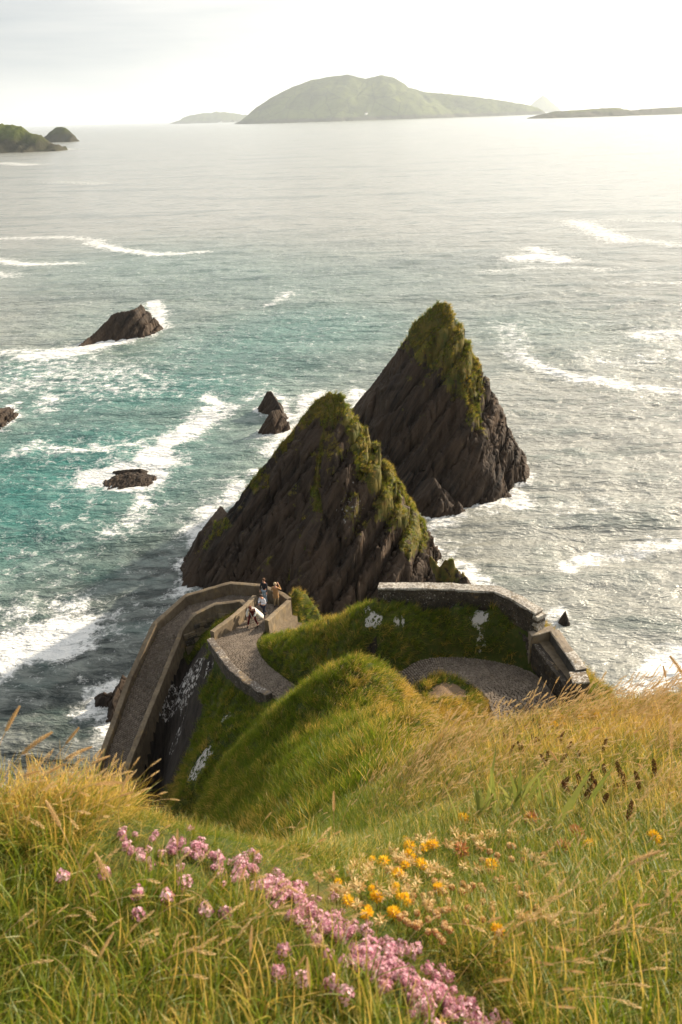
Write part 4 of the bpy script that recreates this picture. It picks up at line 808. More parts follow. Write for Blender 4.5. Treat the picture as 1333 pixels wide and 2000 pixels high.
p3 = person('person in pale sweater and navy trousers walking, looking down at their hands', f3, math.radians(140), dict(elbowL=(-.27, .06, 1.13), wristL=(-.05, .26, 1.15), elbowR=(.27, .08, 1.12), wristR=(.06, .28, 1.12), kneeL=(-.10, .12, .52), ankleL=(-.11, .10, .08), kneeR=(.09, -.10, .50), ankleR=(.12, -.30, .14), chest=(0, .03, 1.32), neck=(0, .05, .14), head=(0, .06, .11), look=(0, 1, -.4)),
    dict(top=m_white, legs=m_navy, shoe=m_shoe, hair=M_HAIRD, topname='sweater'))
ph = MB(); ph.box((0, 0, 0), (.075, .14, .012), bev=.003); pho = ph.build('phone', m_blk); pho.location = tuple(f3+np.array([-.25, -.30, 1.16])); pho.rotation_euler = (.5, 0, math.radians(140)); tag(pho, 'dark phone held in the hands of the person in the pale sweater', 'phone')
f4 = P(495, 1222, 25.72)
p4 = person('person in white open coat and dark red outfit striding and leaning into the wind', f4, math.radians(172), dict(pelvis=(0, -.06, .86), chest=(-.04, .14, 1.20), neck=(.02, .09, .11), head=(.03, .08, .10), look=(.2, 1, -.3), elbowL=(-.28, .20, 1.00), wristL=(-.18, .34, .86), elbowR=(.24, .26, 1.0), wristR=(.20, .36, .80), kneeL=(-.20, .10, .48), ankleL=(-.28, -.02, .08), kneeR=(.20, .14, .46), ankleR=(.27, .10, .08)),
    dict(top=m_red, legs=m_red, shoe=m_shoe, hair=simple_mat('red_brown_hair', (.13, .035, .02)), topname='top'), hair='long', scale=.98)
ctm = MB(); V = []; rows = [((-.04, .10, 1.30), .17, .12), ((-.07, .02, 1.14), .21, .17), ((-.13, -.08, .92), .27, .23), ((-.20, -.16, .66), .35, .27), ((-.24, -.20, .48), .38, .30)]
for (c, rx, ry) in rows:
    for j in range(17): th = math.radians(125+290*j/16); wv = 1+.07*math.sin(j*2.1+c[2]*7); V.append((c[0]+rx*wv*math.cos(th), c[1]+ry*wv*math.sin(th), c[2]))
ctm.add(V, [(i*17+j, i*17+j+1, (i+1)*17+j+1, (i+1)*17+j) for i in range(4) for j in range(16)]); co = ctm.build('coat', m_coat, p4, sm=True); so_m = co.modifiers.new('thick', 'SOLIDIFY'); so_m.thickness = .02
cs = skin_obj('coat_sleeves', [(-.04, .12, 1.28, .085), (-.21, .12, 1.25, .075), (-.28, .20, 1.0, .062), (-.19, .33, .88, .055), (.13, .14, 1.26, .075), (.24, .26, 1.0, .062), (.20, .34, .84, .055)], [(0, 1), (1, 2), (2, 3), (0, 4), (4, 5), (5, 6)], m_coat, p4)

# ------------------------------------------------------------------ far houses on the island
M_WH = simple_mat('white_render', (.78, .76, .72)); M_SL = simple_mat('slate', (.12, .12, .13))
HX = [(768, 206), (776, 205), (784, 205), (792, 206), (716, 221), (812, 208)]
for i, (x, y) in enumerate(HX):
    d = FW*F+RT*(x-666.5)+UP*(1000-y); best = None
    Yh = 7010-(y-205)*14; q = PY(x, y, Yh)
    r_ = empty('house', (q[0], q[1], q[2]-6), .2*i); tag(r_, ['white house second from the left in the row on the big island', 'leftmost white house in the row on the big island', 'white house in the middle of the row on the big island', 'white house just right of the middle of the island row', 'lone white house low on the left of the big island', 'white house farthest right on the big island'][[1, 0, 2, 3, 4, 5][i]], 'house', 'white houses on the big island')
    mb = MB(); mb.box((0, 0, 0), (26, 11, 14)); mb.build('wall', M_WH, r_)
    mb = MB(); mb.add([(-13.5, -6, 7), (13.5, -6, 7), (13.5, 6, 7), (-13.5, 6, 7), (-13.5, 0, 12), (13.5, 0, 12)], [(0, 1, 5, 4), (2, 3, 4, 5), (1, 2, 5), (3, 0, 4), (3, 2, 1, 0)]); mb.build('roof', M_SL, r_)

# ------------------------------------------------------------------ vegetation prototypes
def mat_set(me, mats):
    for m in mats: me.materials.append(m)
def blades(n, h, w, spread, lean, droop, rng, seg=4, hv=.4, wind=.25):
    V, Fc, T, RV = [], [], [], []
    for _ in range(n):
        a = rng.uniform(0, 2*math.pi); r = spread*math.sqrt(rng.uniform()); b = np.array([r*math.cos(a), r*math.sin(a), -.04*h])
        hh = h*rng.uniform(1-hv, 1+hv*.6); a2 = rng.uniform(0, 2*math.pi); ln = lean*rng.uniform(.2, 1.3); d = np.array([math.cos(a2)*ln+wind, math.sin(a2)*ln, 1.]); d /= np.linalg.norm(d)
        f = rng.uniform(0, math.pi); side = np.array([math.cos(f), math.sin(f), 0.]); rv = rng.uniform(); p = b.copy(); k = len(V); dr = droop*rng.uniform(.3, 1.4)
        for s_ in range(seg+1):
            t = s_/seg; ww = w*hh/h*(1-t**1.6)*.5+.0003*(t < 1)
            if s_ < seg: V += [p-side*ww, p+side*ww]; T += [t, t]; RV += [rv, rv]
            else: V.append(p.copy()); T.append(1.); RV.append(rv)
            p = p + d*hh/seg; d = d+np.array([math.cos(a2)*dr+wind*dr, math.sin(a2)*dr, -dr*1.0]); d /= np.linalg.norm(d)
        for s_ in range(seg-1): Fc.append((k+2*s_, k+2*s_+1, k+2*s_+3, k+2*s_+2))
        Fc.append((k+2*(seg-1), k+2*(seg-1)+1, k+2*seg))
    return V, Fc, T, RV
def tuft(name, *a, mat=M_GRASS, **k):
    V, Fc, T, RV = blades(*a, **k); me = mesh_from(name, np.array(V), Fc, {'t': T, 'rv': RV}); me.materials.append(mat); return me
def head_mesh(L, hl, hr, rng, bend=.5, nsp=26, name='stalk', wind=.5):
    """stem plus spindle of bristly spikelets along a curve of length L"""
    mb_v, mb_f, T, RV = [], [], [], []; hr *= 2.0
    pts_, p, d = [], np.zeros(3), np.array([.05, 0, 1.]); n = 10
    for i in range(n+1): pts_.append(p.copy()); p = p+d/np.linalg.norm(d)*L/n; d = d+np.array([wind*bend/n*2.2, 0, -bend/n*(i/n)*2.4])
    pts_ = np.array(pts_); tb = MB(); tb.tube(pts_, np.linspace(.0042, .0026, n+1)*L, 3); mb_v += tb.v; mb_f += tb.f; T += [.4]*len(tb.v); RV += [rng.uniform()]*len(tb.v)
    s = np.linspace(0, 1, n+1); rv0 = rng.uniform()
    for k in range(nsp):
        u = 1-hl/L*(1-(k+.5)/nsp); c = np.array([np.interp(u, s, pts_[:, q]) for q in range(3)]); c2 = np.array([np.interp(min(1, u+.03), s, pts_[:, q]) for q in range(3)]); t = c2-c
        t = t/(np.linalg.norm(t)+1e-9) if np.linalg.norm(t) > 1e-6 else d/np.linalg.norm(d)
        a = k*2.4; x = np.cross(t, [0, 1, .1]); x /= np.linalg.norm(x); y = np.cross(t, x); o = x*math.cos(a)+y*math.sin(a); wv = hr*math.sin(math.pi*min(1, .18+.8*(k+.5)/nsp))**.6
        tip = c+o*wv+t*hl/nsp*3.2; sd = np.cross(o, t)*hr*.42; b = len(mb_v)
        mb_v += [tuple(c-t*hr*.3), tuple(c+o*wv*.7+sd+t*hr*.6), tuple(tip), tuple(c+o*wv*.7-sd+t*hr*.6), tuple(c+o*wv*1.05+t*hr*.7)]
        mb_f += [(b, b+1, b+4), (b+1, b+2, b+4), (b+2, b+3, b+4), (b+3, b, b+4)]; T += [.8]*5; RV += [rng.uniform()*.5+rv0*.5]*5
    me = mesh_from(name, np.array(mb_v), mb_f, {'t': T, 'rv': RV}); return me
PC = bpy.data.collections
def proto_col(name, meshes):
    c = PC.new(name)
    for i, me in enumerate(meshes):
        o = bpy.data.objects.new(f'{name}_{chr(97+i)}', me); c.objects.link(o)
    return c
rg = np.random.default_rng(5)
C_NEAR = proto_col('near_tuft', [tuft('tuft', nb_, 1.0, bw_, sp_, ln_, dr_, rg, seg=5, wind=w_, hv=.55) for (nb_, bw_, sp_, ln_, dr_, w_) in ((15, .017, .17, .55, .13, .1), (10, .030, .2, .9, .25, .0), (15, .014, .2, .7, .2, .35), (9, .036, .15, .6, .3, .2), (13, .02, .25, 1.1, .1, -.15), (8, .026, .2, .8, .4, .5), (14, .013, .3, 1.0, .15, .1))])
C_MID = proto_col('mid_tuft', [tuft('tuft', 20, 1.0, .035, .30, .5, .16, rg, seg=3, wind=w_) for w_ in (.2, .35, .1, .3)])
sm_ = [head_mesh(1.0, .17, .009, rg, b_, 14, 'seed', 0.8) for b_ in (.35, .6, .2, .8)]
for m_ in sm_: m_.materials.append(M_STRAW)
C_SEED = proto_col('seed_stalk', sm_)
def instancer(name, Pn, dirs, scl, tint, col, mat_label=None, parent=None):
    n = len(Pn); dirs = dirs/np.linalg.norm(dirs, axis=1)[:, None]; spin = RNG.uniform(-.9, .9, n)
    x0 = np.stack([np.cos(spin), np.sin(spin), np.zeros(n)], 1); x0 -= dirs*np.sum(x0*dirs, 1)[:, None]; x0 /= np.linalg.norm(x0, axis=1)[:, None]; y0 = np.cross(dirs, x0)
    eb = -np.arcsin(np.clip(x0[:, 2], -1, 1)); ea = np.arctan2(y0[:, 2], dirs[:, 2]); ec = np.arctan2(x0[:, 1], x0[:, 0])
    me = bpy.data.meshes.new(name); me.vertices.add(n); me.vertices.foreach_set('co', np.asarray(Pn, np.float32).ravel())
    for k, a, ty in (('rot', np.stack([ea, eb, ec], 1), 'FLOAT_VECTOR'), ('scl', scl, 'FLOAT'), ('tint', tint, 'FLOAT')):
        at = me.attributes.new(k, ty, 'POINT'); at.data.foreach_set('vector' if ty != 'FLOAT' else 'value', np.asarray(a, np.float32).ravel())
    at = me.attributes.new('idx', 'INT', 'POINT'); at.data.foreach_set('value', RNG.integers(0, len(col.objects), n).astype(np.int32))
    o = obj(name, me, None, parent); g = bpy.data.node_groups.new(name+'_nodes', 'GeometryNodeTree')
    g.interface.new_socket('Geometry', in_out='INPUT', socket_type='NodeSocketGeometry'); g.interface.new_socket('Geometry', in_out='OUTPUT', socket_type='NodeSocketGeometry')
    N = g.nodes; gi = N.new('NodeGroupInput'); go = N.new('NodeGroupOutput'); ip = N.new('GeometryNodeInstanceOnPoints'); ci = N.new('GeometryNodeCollectionInfo')
    ci.inputs['Collection'].default_value = col; ci.inputs['Separate Children'].default_value = True; ci.inputs['Reset Children'].default_value = True
    def na(nm, ty): q = N.new('GeometryNodeInputNamedAttribute'); q.data_type = ty; q.inputs[0].default_value = nm; return q.outputs[0]
    L = g.links.new; L(gi.outputs[0], ip.inputs['Points']); L(ci.outputs[0], ip.inputs['Instance']); ip.inputs['Pick Instance'].default_value = True
    L(na('idx', 'INT'), ip.inputs['Instance Index']); L(na('rot', 'FLOAT_VECTOR'), ip.inputs['Rotation']); L(na('scl', 'FLOAT'), ip.inputs['Scale']); L(ip.outputs[0], go.inputs[0])
    md = o.modifiers.new('scatter', 'NODES'); md.node_group = g; tag(o, kind='stuff'); return o
# where the turf is straw gold: (photo pixel, radius px, straw share)
TINT = [(120, 1500, 170, .62), (250, 1600, 140, .5), (100, 1850, 260, .08), (380, 1900, 260, .16), (560, 1700, 130, .42), (700, 1450, 90, .15), (600, 1500, 150, .02), (660, 1580, 90, .02), (740, 1570, 60, .12), (480, 1500, 150, .06), (900, 1390, 120, .62), (1000, 1420, 130, .52), (1200, 1390, 150, .58), (1300, 1500, 130, .38),
        (820, 1420, 110, .48), (820, 1520, 100, .25), (1000, 1550, 120, .24), (1050, 1700, 150, .08), (800, 1750, 130, .14), (1130, 1600, 110, .20), (1000, 1870, 130, .30), (1200, 1900, 160, .20), (1250, 1700, 120, .12), (700, 1310, 70, .25), (640, 1330, 80, .10), (600, 1180, 60, .55), (600, 1240, 80, .10), (880, 1230, 160, .08), (870, 1335, 80, .40), (780, 1360, 60, .5), (1080, 1240, 50, .6), (1150, 1350, 60, .4), (400, 1350, 90, .12), (640, 1215, 50, .3)]
def straw(px, py):
    w = np.zeros(len(px)); s = np.zeros(len(px))
    for x, y, r, v in TINT: k = np.exp(-((px-x)**2+(py-y)**2)/(r*r)*1.3)+1e-9; w += k; s += k*v
    return s/w
THYME = [(235, 1668), (330, 1652), (420, 1668), (485, 1705), (560, 1745), (610, 1785), (680, 1830), (760, 1885), (812, 1935), (868, 1978), (915, 2020), (955, 2065)]
def thyme_d(px, py):
    d = np.full(len(px), 1e9)
    for (a, b), (c, e) in zip(THYME[:-1], THYME[1:]):
        ux, uy = c-a, e-b; t = np.clip(((px-a)*ux+(py-b)*uy)/(ux*ux+uy*uy), 0, 1); d = np.minimum(d, np.hypot(px-a-t*ux, py-b-t*uy))
    return d
def scatter(n, r0, r1, power=1.0, wide=False):
    u = RNG.uniform(size=n); r = (r0**power+(r1**power-r0**power)*u)**(1/power); th = RNG.uniform(-math.radians(175 if wide else 52), math.radians(175 if wide else 52), n)
    x = r*np.sin(th); y = r*np.cos(th)-.1; ok = (x > GX[2]) & (x < GX[-3]) & (y > GY[2]) & (y < GY[-3]); x, y = x[ok], y[ok]; z = bil(TZ, x, y); Pn = np.stack([x, y, z], 1)
    px, py, dz = proj(Pn); ok = ((px > -260) & (px < 1600) & (py < 2350) & (py > 900) & (np.sum((Pn-np.array([0, 0, CAM_H]))*FW, axis=1) > 0)) != wide; ok &= z > 3.0; Pn = Pn[ok]; px, py = px[ok], py[ok]
    rk_ = bil(rocky, Pn[:, 0], Pn[:, 1])+.35*fbm(Pn[:, 0]*1.1, Pn[:, 1]*1.1, 2, 2); li = bil(lich, Pn[:, 0], Pn[:, 1]); so__ = bil(soil, Pn[:, 0], Pn[:, 1])
    d, _ = near_path(Pn[:, 0], Pn[:, 1]); ok = (rk_ < .5) & (li+.25*fbm(Pn[:, 0]*2, Pn[:, 1]*2, 4, 2) < .5) & (so__ < .45) & (d > .16)
    for W_ in WALLS_FOOT:
        dd = np.min(np.hypot(Pn[:, 0][:, None]-W_[None, :, 0], Pn[:, 1][:, None]-W_[None, :, 1]), axis=1); ok &= dd > .30
    Pn = Pn[ok]; return Pn, px[ok], py[ok]
WALLS_FOOT = [resample(a, .15) for a in (OUTF[:, :3]+np.array([-.14, .1, 0]), cw, INP+np.array([.15, 0, 0]), iw, lw+np.array([-.17, -.08, 0]), sw+np.array([.05, .2, 0]), rf, np.array([LD[1], LD[2]])+np.array([.15, 0, 0]), (np.array([LD[0], LD[3]])+np.array([LD[1], LD[2]]))/2)]
def ndir(Pn, up=.5, wind=(.25, .0)):
    a = bil(gx_, Pn[:, 0], Pn[:, 1]); b = bil(gy_, Pn[:, 0], Pn[:, 1]); nn = np.stack([-a, -b, np.ones(len(a))], 1); nn /= np.linalg.norm(nn, axis=1)[:, None]
    nn = nn*(1-up)+np.array([wind[0], wind[1], up])+RNG.normal(0, .12, nn.shape); return nn
def add_grass(name, n, r0, r1, h, col, power, up=.5, wind=(.22, .0), tjit=.15, dens=None, wide=False):
    Pn, px, py = scatter(n, r0, r1, power, wide)
    if wide: px = np.full(len(px), 1200.); py = np.full(len(px), 1750.)
    t = straw(px, py)+.26*fbm(Pn[:, 0]*.5, Pn[:, 1]*.5, 3, 3)*(r0 > 2)+.14*fbm(Pn[:, 0]*1.2, Pn[:, 1]*1.2, 8, 2)*(1 if r0 > 2 else .6)
    s = h*RNG.uniform(.65, 1.35, len(Pn)) if not callable(h) else h(Pn, px, py)
    kk = RNG.uniform(size=len(Pn)) < (1.0 if dens is None else dens(px, py)); Pn, t, s = Pn[kk], t[kk], s[kk]
    o = instancer(name, Pn, ndir(Pn, up, wind), s, t+RNG.normal(0, tjit, len(Pn)), col); print(name, len(Pn)); return o
def hnear(Pn, px, py):
    h = RNG.uniform(.035, .092, len(px)); d = thyme_d(px, py); h *= np.where(d < 75, .45, 1); h *= 1+.30*np.exp(-((px-90)**2/180**2+(py-1555)**2/60**2)); h *= 1-.5*np.exp(-((px-840)**2/190**2+(py-1740)**2/110**2)); h *= 1+.2*np.exp(-((px-1200)**2/300**2+(py-1850)**2/200**2)); return h
add_grass('grass', 30000, .35, 2.4, hnear, C_NEAR, 1.35, .6, (.30, .05), .16, lambda px, py: np.where(thyme_d(px, py) < 55, .5, 1))
def hmid(Pn, px, py):
    h = .105*RNG.uniform(.6, 1.4, len(px))*np.interp(np.hypot(Pn[:, 0], Pn[:, 1]), [1.5, 2.6, 6], [.6, .85, 1.25]); return h*(1-.68*np.exp(-((px-860)**2/200**2+(py-1700)**2/130**2)))
add_grass('grass', 24000, 2.2, 7.5, hmid, C_NEAR, 1.0, .6, (.25, 0), .16)
add_grass('grass', 7000, 2.4, 7.5, lambda *a: hmid(*a)*.8, C_MID, 1.0, .6, (.25, 0), .16)
add_grass('grass', 80000, 7.0, 44, .34, C_MID, 1.25, .22, (.18, -.08), .17)
add_grass('grass', 42000, .15, 4.0, .095, C_NEAR, 1.5, .6, (.25, 0), .16, wide=True)
add_grass('grass', 30000, 3.5, 16, .17, C_MID, 1.4, .5, (.25, 0), .16, wide=True)
# seed heads that nobody could count: mid field and hilltop
def seeds(n, spots, h, name='seeding_grass'):
    out_ = []
    for x, y, rx, ry, k in spots:
        for _ in range(k):
            q = ghit(x+RNG.normal(0, rx), y+RNG.normal(0, ry), 1.2)
            if q is not None: out_.append(q)
    Pn = np.array(out_); d, _ = near_path(Pn[:, 0], Pn[:, 1]); r = np.linalg.norm(Pn-np.array([0, 0, CAM_H]), axis=1); Pn = Pn[(d > .3)]; r = r[d > .3]
    return instancer(name, Pn, ndir(Pn, .75, (.30, 0)), h*RNG.uniform(.7, 1.25, len(Pn))*np.clip(r/4, .6, 1.9), RNG.uniform(.3, 1, len(Pn)), C_SEED)
seeds(0, [(900, 1400, 70, 22, 420), (1080, 1405, 90, 22, 380), (1240, 1380, 80, 25, 520), (1300, 1440, 50, 40, 220), (820, 1440, 60, 45, 420), (780, 1530, 60, 50, 260), (900, 1500, 80, 50, 260), (1050, 1520, 120, 50, 220), (720, 1340, 50, 25, 140), (680, 1400, 60, 60, 120), (800, 1370, 40, 15, 120), (1240, 1600, 70, 60, 130), (1060, 1870, 110, 55, 60), (1230, 1780, 80, 80, 60), (300, 1850, 180, 80, 60), (110, 1575, 90, 30, 150), (1000, 1680, 120, 60, 50), (560, 1650, 60, 20, 14), (640, 1320, 40, 15, 60)], .20)

# ------------------------------------------------------------------ grass stalks with seed heads, one by one
ST_PROTO = []
for q in range(10):
    L_ = 1.0; me = head_mesh(1.0, [.22, .3, .18, .26, .2][q % 5], [.011, .014, .009, .012, .010][q % 5], rg, [.3, .9, .15, 1.3, .6, .45, 1.1, .2, .75, .5][q], 72, 'grass_stalk', .9); me.materials.append(M_STRAW); ST_PROTO.append(me)
STALKS = [  # base px, tip px, range m, label
 ((193, 1785), (90, 1563), 1.05, 'thick buff grass head leaning left, tallest stalk left of the pink flowers'), ((236, 1800), (186, 1665), 1.0, 'buff seed head curving left just above the grass, left of the pink flowers'), ((352, 1790), (347, 1618), 1.0, 'upright pale seed head standing in front of the pink flower band'),
 ((184, 1985), (222, 1820), .95, 'single straw stalk leaning right near the bottom left'), ((247, 1640), (250, 1512), 1.15, 'upright golden seed head at the edge of the left grass clump'), ((440, 1620), (573, 1592), 1.25, 'long arching seed head bending right above the pink flowers'),
 ((470, 1640), (532, 1598), 1.25, 'shorter arching seed head beneath the long arching one'), ((575, 1690), (637, 1636), 1.25, 'feathery seed head leaning right above the end of the gap in the knoll'), ((472, 1790), (482, 1690), 1.05, 'small pale seed head in front of the middle of the pink flowers'), ((250, 1700), (330, 1690), 1.1, 'horizontal buff seed head lying across the pink flowers'),
 ((-30, 1600), (38, 1378), 1.5, 'topmost golden seed head at the left edge against the dark sea'), ((0, 1600), (102, 1428), 1.5, 'golden seed head against the sea, second from the left edge'), ((40, 1600), (155, 1420), 1.5, 'golden seed head against the sea, pointing to the lower ramp'), ((70, 1590), (180, 1457), 1.45, 'golden seed head against the sea, below the topmost ones'), ((100, 1600), (215, 1475), 1.4, 'golden seed head crossing the foot of the lower ramp'),
 ((-20, 1580), (78, 1505), 1.4, 'short golden seed head low at the left edge'), ((110, 1600), (245, 1528), 1.35, 'golden seed head leaning flat to the right from the left clump'), ((130, 1610), (262, 1546), 1.3, 'lower of the flat leaning heads of the left clump'), ((60, 1590), (130, 1490), 1.4, 'upright golden seed head in the middle of the left clump'), ((500, 1720), (508, 1660), 1.2, 'thin brown stalk rising out of the pink flowers'),
 ((490, 2010), (492, 1808), .9, 'long straight brown stalk at bottom centre left'), ((612, 2010), (600, 1870), .9, 'pale curved stalk at bottom centre'), ((520, 1990), (598, 1865), .9, 'thick dry stem leaning right at bottom centre'), ((585, 1800), (560, 1730), 1.0, 'small buff head beside the densest pink flowers'),
 ((900, 1870), (980, 1790), 1.25, 'feathery orange seed head right of the pink band'), ((1040, 1850), (1145, 1816), 1.3, 'highest of the wind bent heads in the lower right tussock'), ((1030, 1885), (1120, 1858), 1.3, 'second of the wind bent heads in the lower right tussock'), ((1040, 1905), (1145, 1870), 1.25, 'third of the wind bent heads in the lower right tussock'), ((1000, 1915), (1082, 1884), 1.25, 'bent head left of the other heads in the lower right tussock'), ((1030, 1935), (1142, 1898), 1.2, 'fifth of the wind bent heads in the lower right tussock'), ((1010, 1965), (1132, 1930), 1.15, 'lowest of the wind bent heads in the lower right tussock'),
 ((930, 1965), (1002, 1912), 1.1, 'pale curved head beside the end of the pink band'), ((940, 1930), (1000, 1872), 1.15, 'dark brown seed head above the pale curved one'), ((1050, 2010), (1125, 1968), 1.0, 'fluffy seed head at the bottom edge'), ((1180, 1850), (1280, 1842), 1.5, 'thin arching stalk at the right edge of the lower right tussock'),
 ((1090, 1560), (1075, 1465), 2.2, 'tall straw head in the right meadow'), ((1150, 1500), (1172, 1420), 2.4, 'tall straw head right of the plantain spikes'), ((1215, 1480), (1245, 1425), 2.4, 'slanted pale head in the right meadow'), ((1290, 1600), (1310, 1400), 2.0, 'long straw stalk near the right edge'), ((1250, 1560), (1245, 1490), 2.1, 'white tipped straw head near the right edge'), ((655, 1700), (652, 1545), 1.9, 'lone thin stalk rising against the green hollow'),
 ((1320, 1420), (1310, 1280), 3.0, 'dark thin stalk rising over the sea at the right edge'), ((1300, 1420), (1296, 1300), 3.0, 'second dark thin stalk over the sea at the right edge'), ((1150, 1800), (1290, 1660), 1.4, 'long orange stem leaning right across the right meadow'), ((1180, 1830), (1270, 1765), 1.45, 'brown feathery head in the right meadow'), ((1150, 1600), (1160, 1530), 2.0, 'straw stalk between the dark plantain spikes')]
for q, (b, tp, rr_, lb) in enumerate(STALKS):
    g0 = ghit(b[0], b[1]); 
    def ray(px, py, r): d = FW*F+RT*(px-666.5)+UP*(1000-py); return d/np.linalg.norm(d)*r+np.array([0, 0, CAM_H])
    if g0 is None: g0 = ray(b[0], b[1], rr_*1.02)
    r0 = np.linalg.norm(g0-np.array([0, 0, CAM_H])); tpw = ray(tp[0], tp[1], r0*.95)
    me = ST_PROTO[q % 10]; co_ = np.empty(len(me.vertices)*3, dtype=np.float32); me.vertices.foreach_get('co', co_); co_ = co_.reshape(-1, 3); tipl = co_[co_[:, 2].argmax()] if q % 10 not in (3, 6, 1) else co_[np.hypot(co_[:, 0], co_[:, 2]).argmax()]
    v = Vector(tpw-g0); l0 = math.hypot(tipl[0], tipl[2]); sc = v.length/l0
    # frame: local x-z plane holds the bend
    zc = v.normalized(); side = Vector((0, 0, 1)).cross(zc); side = side.normalized() if side.length > 1e-3 else Vector((0, 1, 0)); ang = math.atan2(tipl[0], tipl[2]); down = side.cross(zc).normalized(); 
    # local chord direction (sin ang, 0, cos ang) -> zc ; perpendicular (cos ang,0,-sin ang) -> downhill
    perp = zc.cross(side).normalized()*-1; perp = perp if perp.z < 0 else -perp
    ex = zc*math.sin(ang)+perp*math.cos(ang); ez = zc*math.cos(ang)-perp*math.sin(ang); ey = ez.cross(ex)
    o = bpy.data.objects.new('grass_stalk', me); COL.objects.link(o); o.matrix_world = Matrix(((ex.x*sc, ey.x*sc, ez.x*sc, g0[0]), (ex.y*sc, ey.y*sc, ez.y*sc, g0[1]), (ex.z*sc, ey.z*sc, ez.z*sc, g0[2]), (0, 0, 0, 1)))
    tag(o, lb, 'grass stalk', 'grass stalks with seed heads')

# ------------------------------------------------------------------ flowers
def petal_mat(name, c1, c2, tr=.35):
    m, n = new_mat(name); rv = n.attr('rv'); c = n.mix(n.ramp(rv, [(0., 0.), (1., 1.)]), c1, c2)
    out(n, n.n('ShaderNodeMixShader', i={0: tr, 1: n.n('ShaderNodeBsdfDiffuse', i={0: c}).outputs[0], 2: n.n('ShaderNodeBsdfTranslucent', i={0: c}).outputs[0]}).outputs[0]); return m
M_PINK = petal_mat('pink_petals', (.50, .19, .27), (.95, .64, .68)); M_CALYX = petal_mat('calyx', (.20, .055, .05), (.16, .12, .03)); M_YEL = petal_mat('yellow_petals', (.80, .42, .02), (.95, .66, .05)); M_BUFF = petal_mat('dry_petals', (.50, .30, .10), (.92, .72, .40)); M_RUST = petal_mat('rusty_bracts', (.36, .12, .04), (.62, .32, .16)); M_STEM = petal_mat('green_stem', (.14, .14, .03), (.24, .20, .05)); M_PLANT = petal_mat('brown_spike', (.07, .028, .014), (.17, .075, .035), .1)
def floret(V, Fc, M, RV, c, d, r, mat, rng, npet=4, cup=.35, w=.55):
    d = d/np.linalg.norm(d); x = np.cross(d, [.3, .2, .9]); x /= np.linalg.norm(x); y = np.cross(d, x); rv = rng.uniform()
    for k in range(npet):
        a = 2*math.pi*k/npet+rng.uniform(-.3, .3); o = x*math.cos(a)+y*math.sin(a); s = -x*math.sin(a)+y*math.cos(a); b = len(V)
        V += [tuple(c), tuple(c+o*r*.6+s*r*w*.6+d*r*cup*.6), tuple(c+o*r+d*r*cup), tuple(c+o*r*.6-s*r*w*.6+d*r*cup*.6)]; Fc.append((b, b+1, b+2, b+3)); M.append(mat); RV += [min(1, max(0, rv+rng.uniform(-.2, .2)))]*4
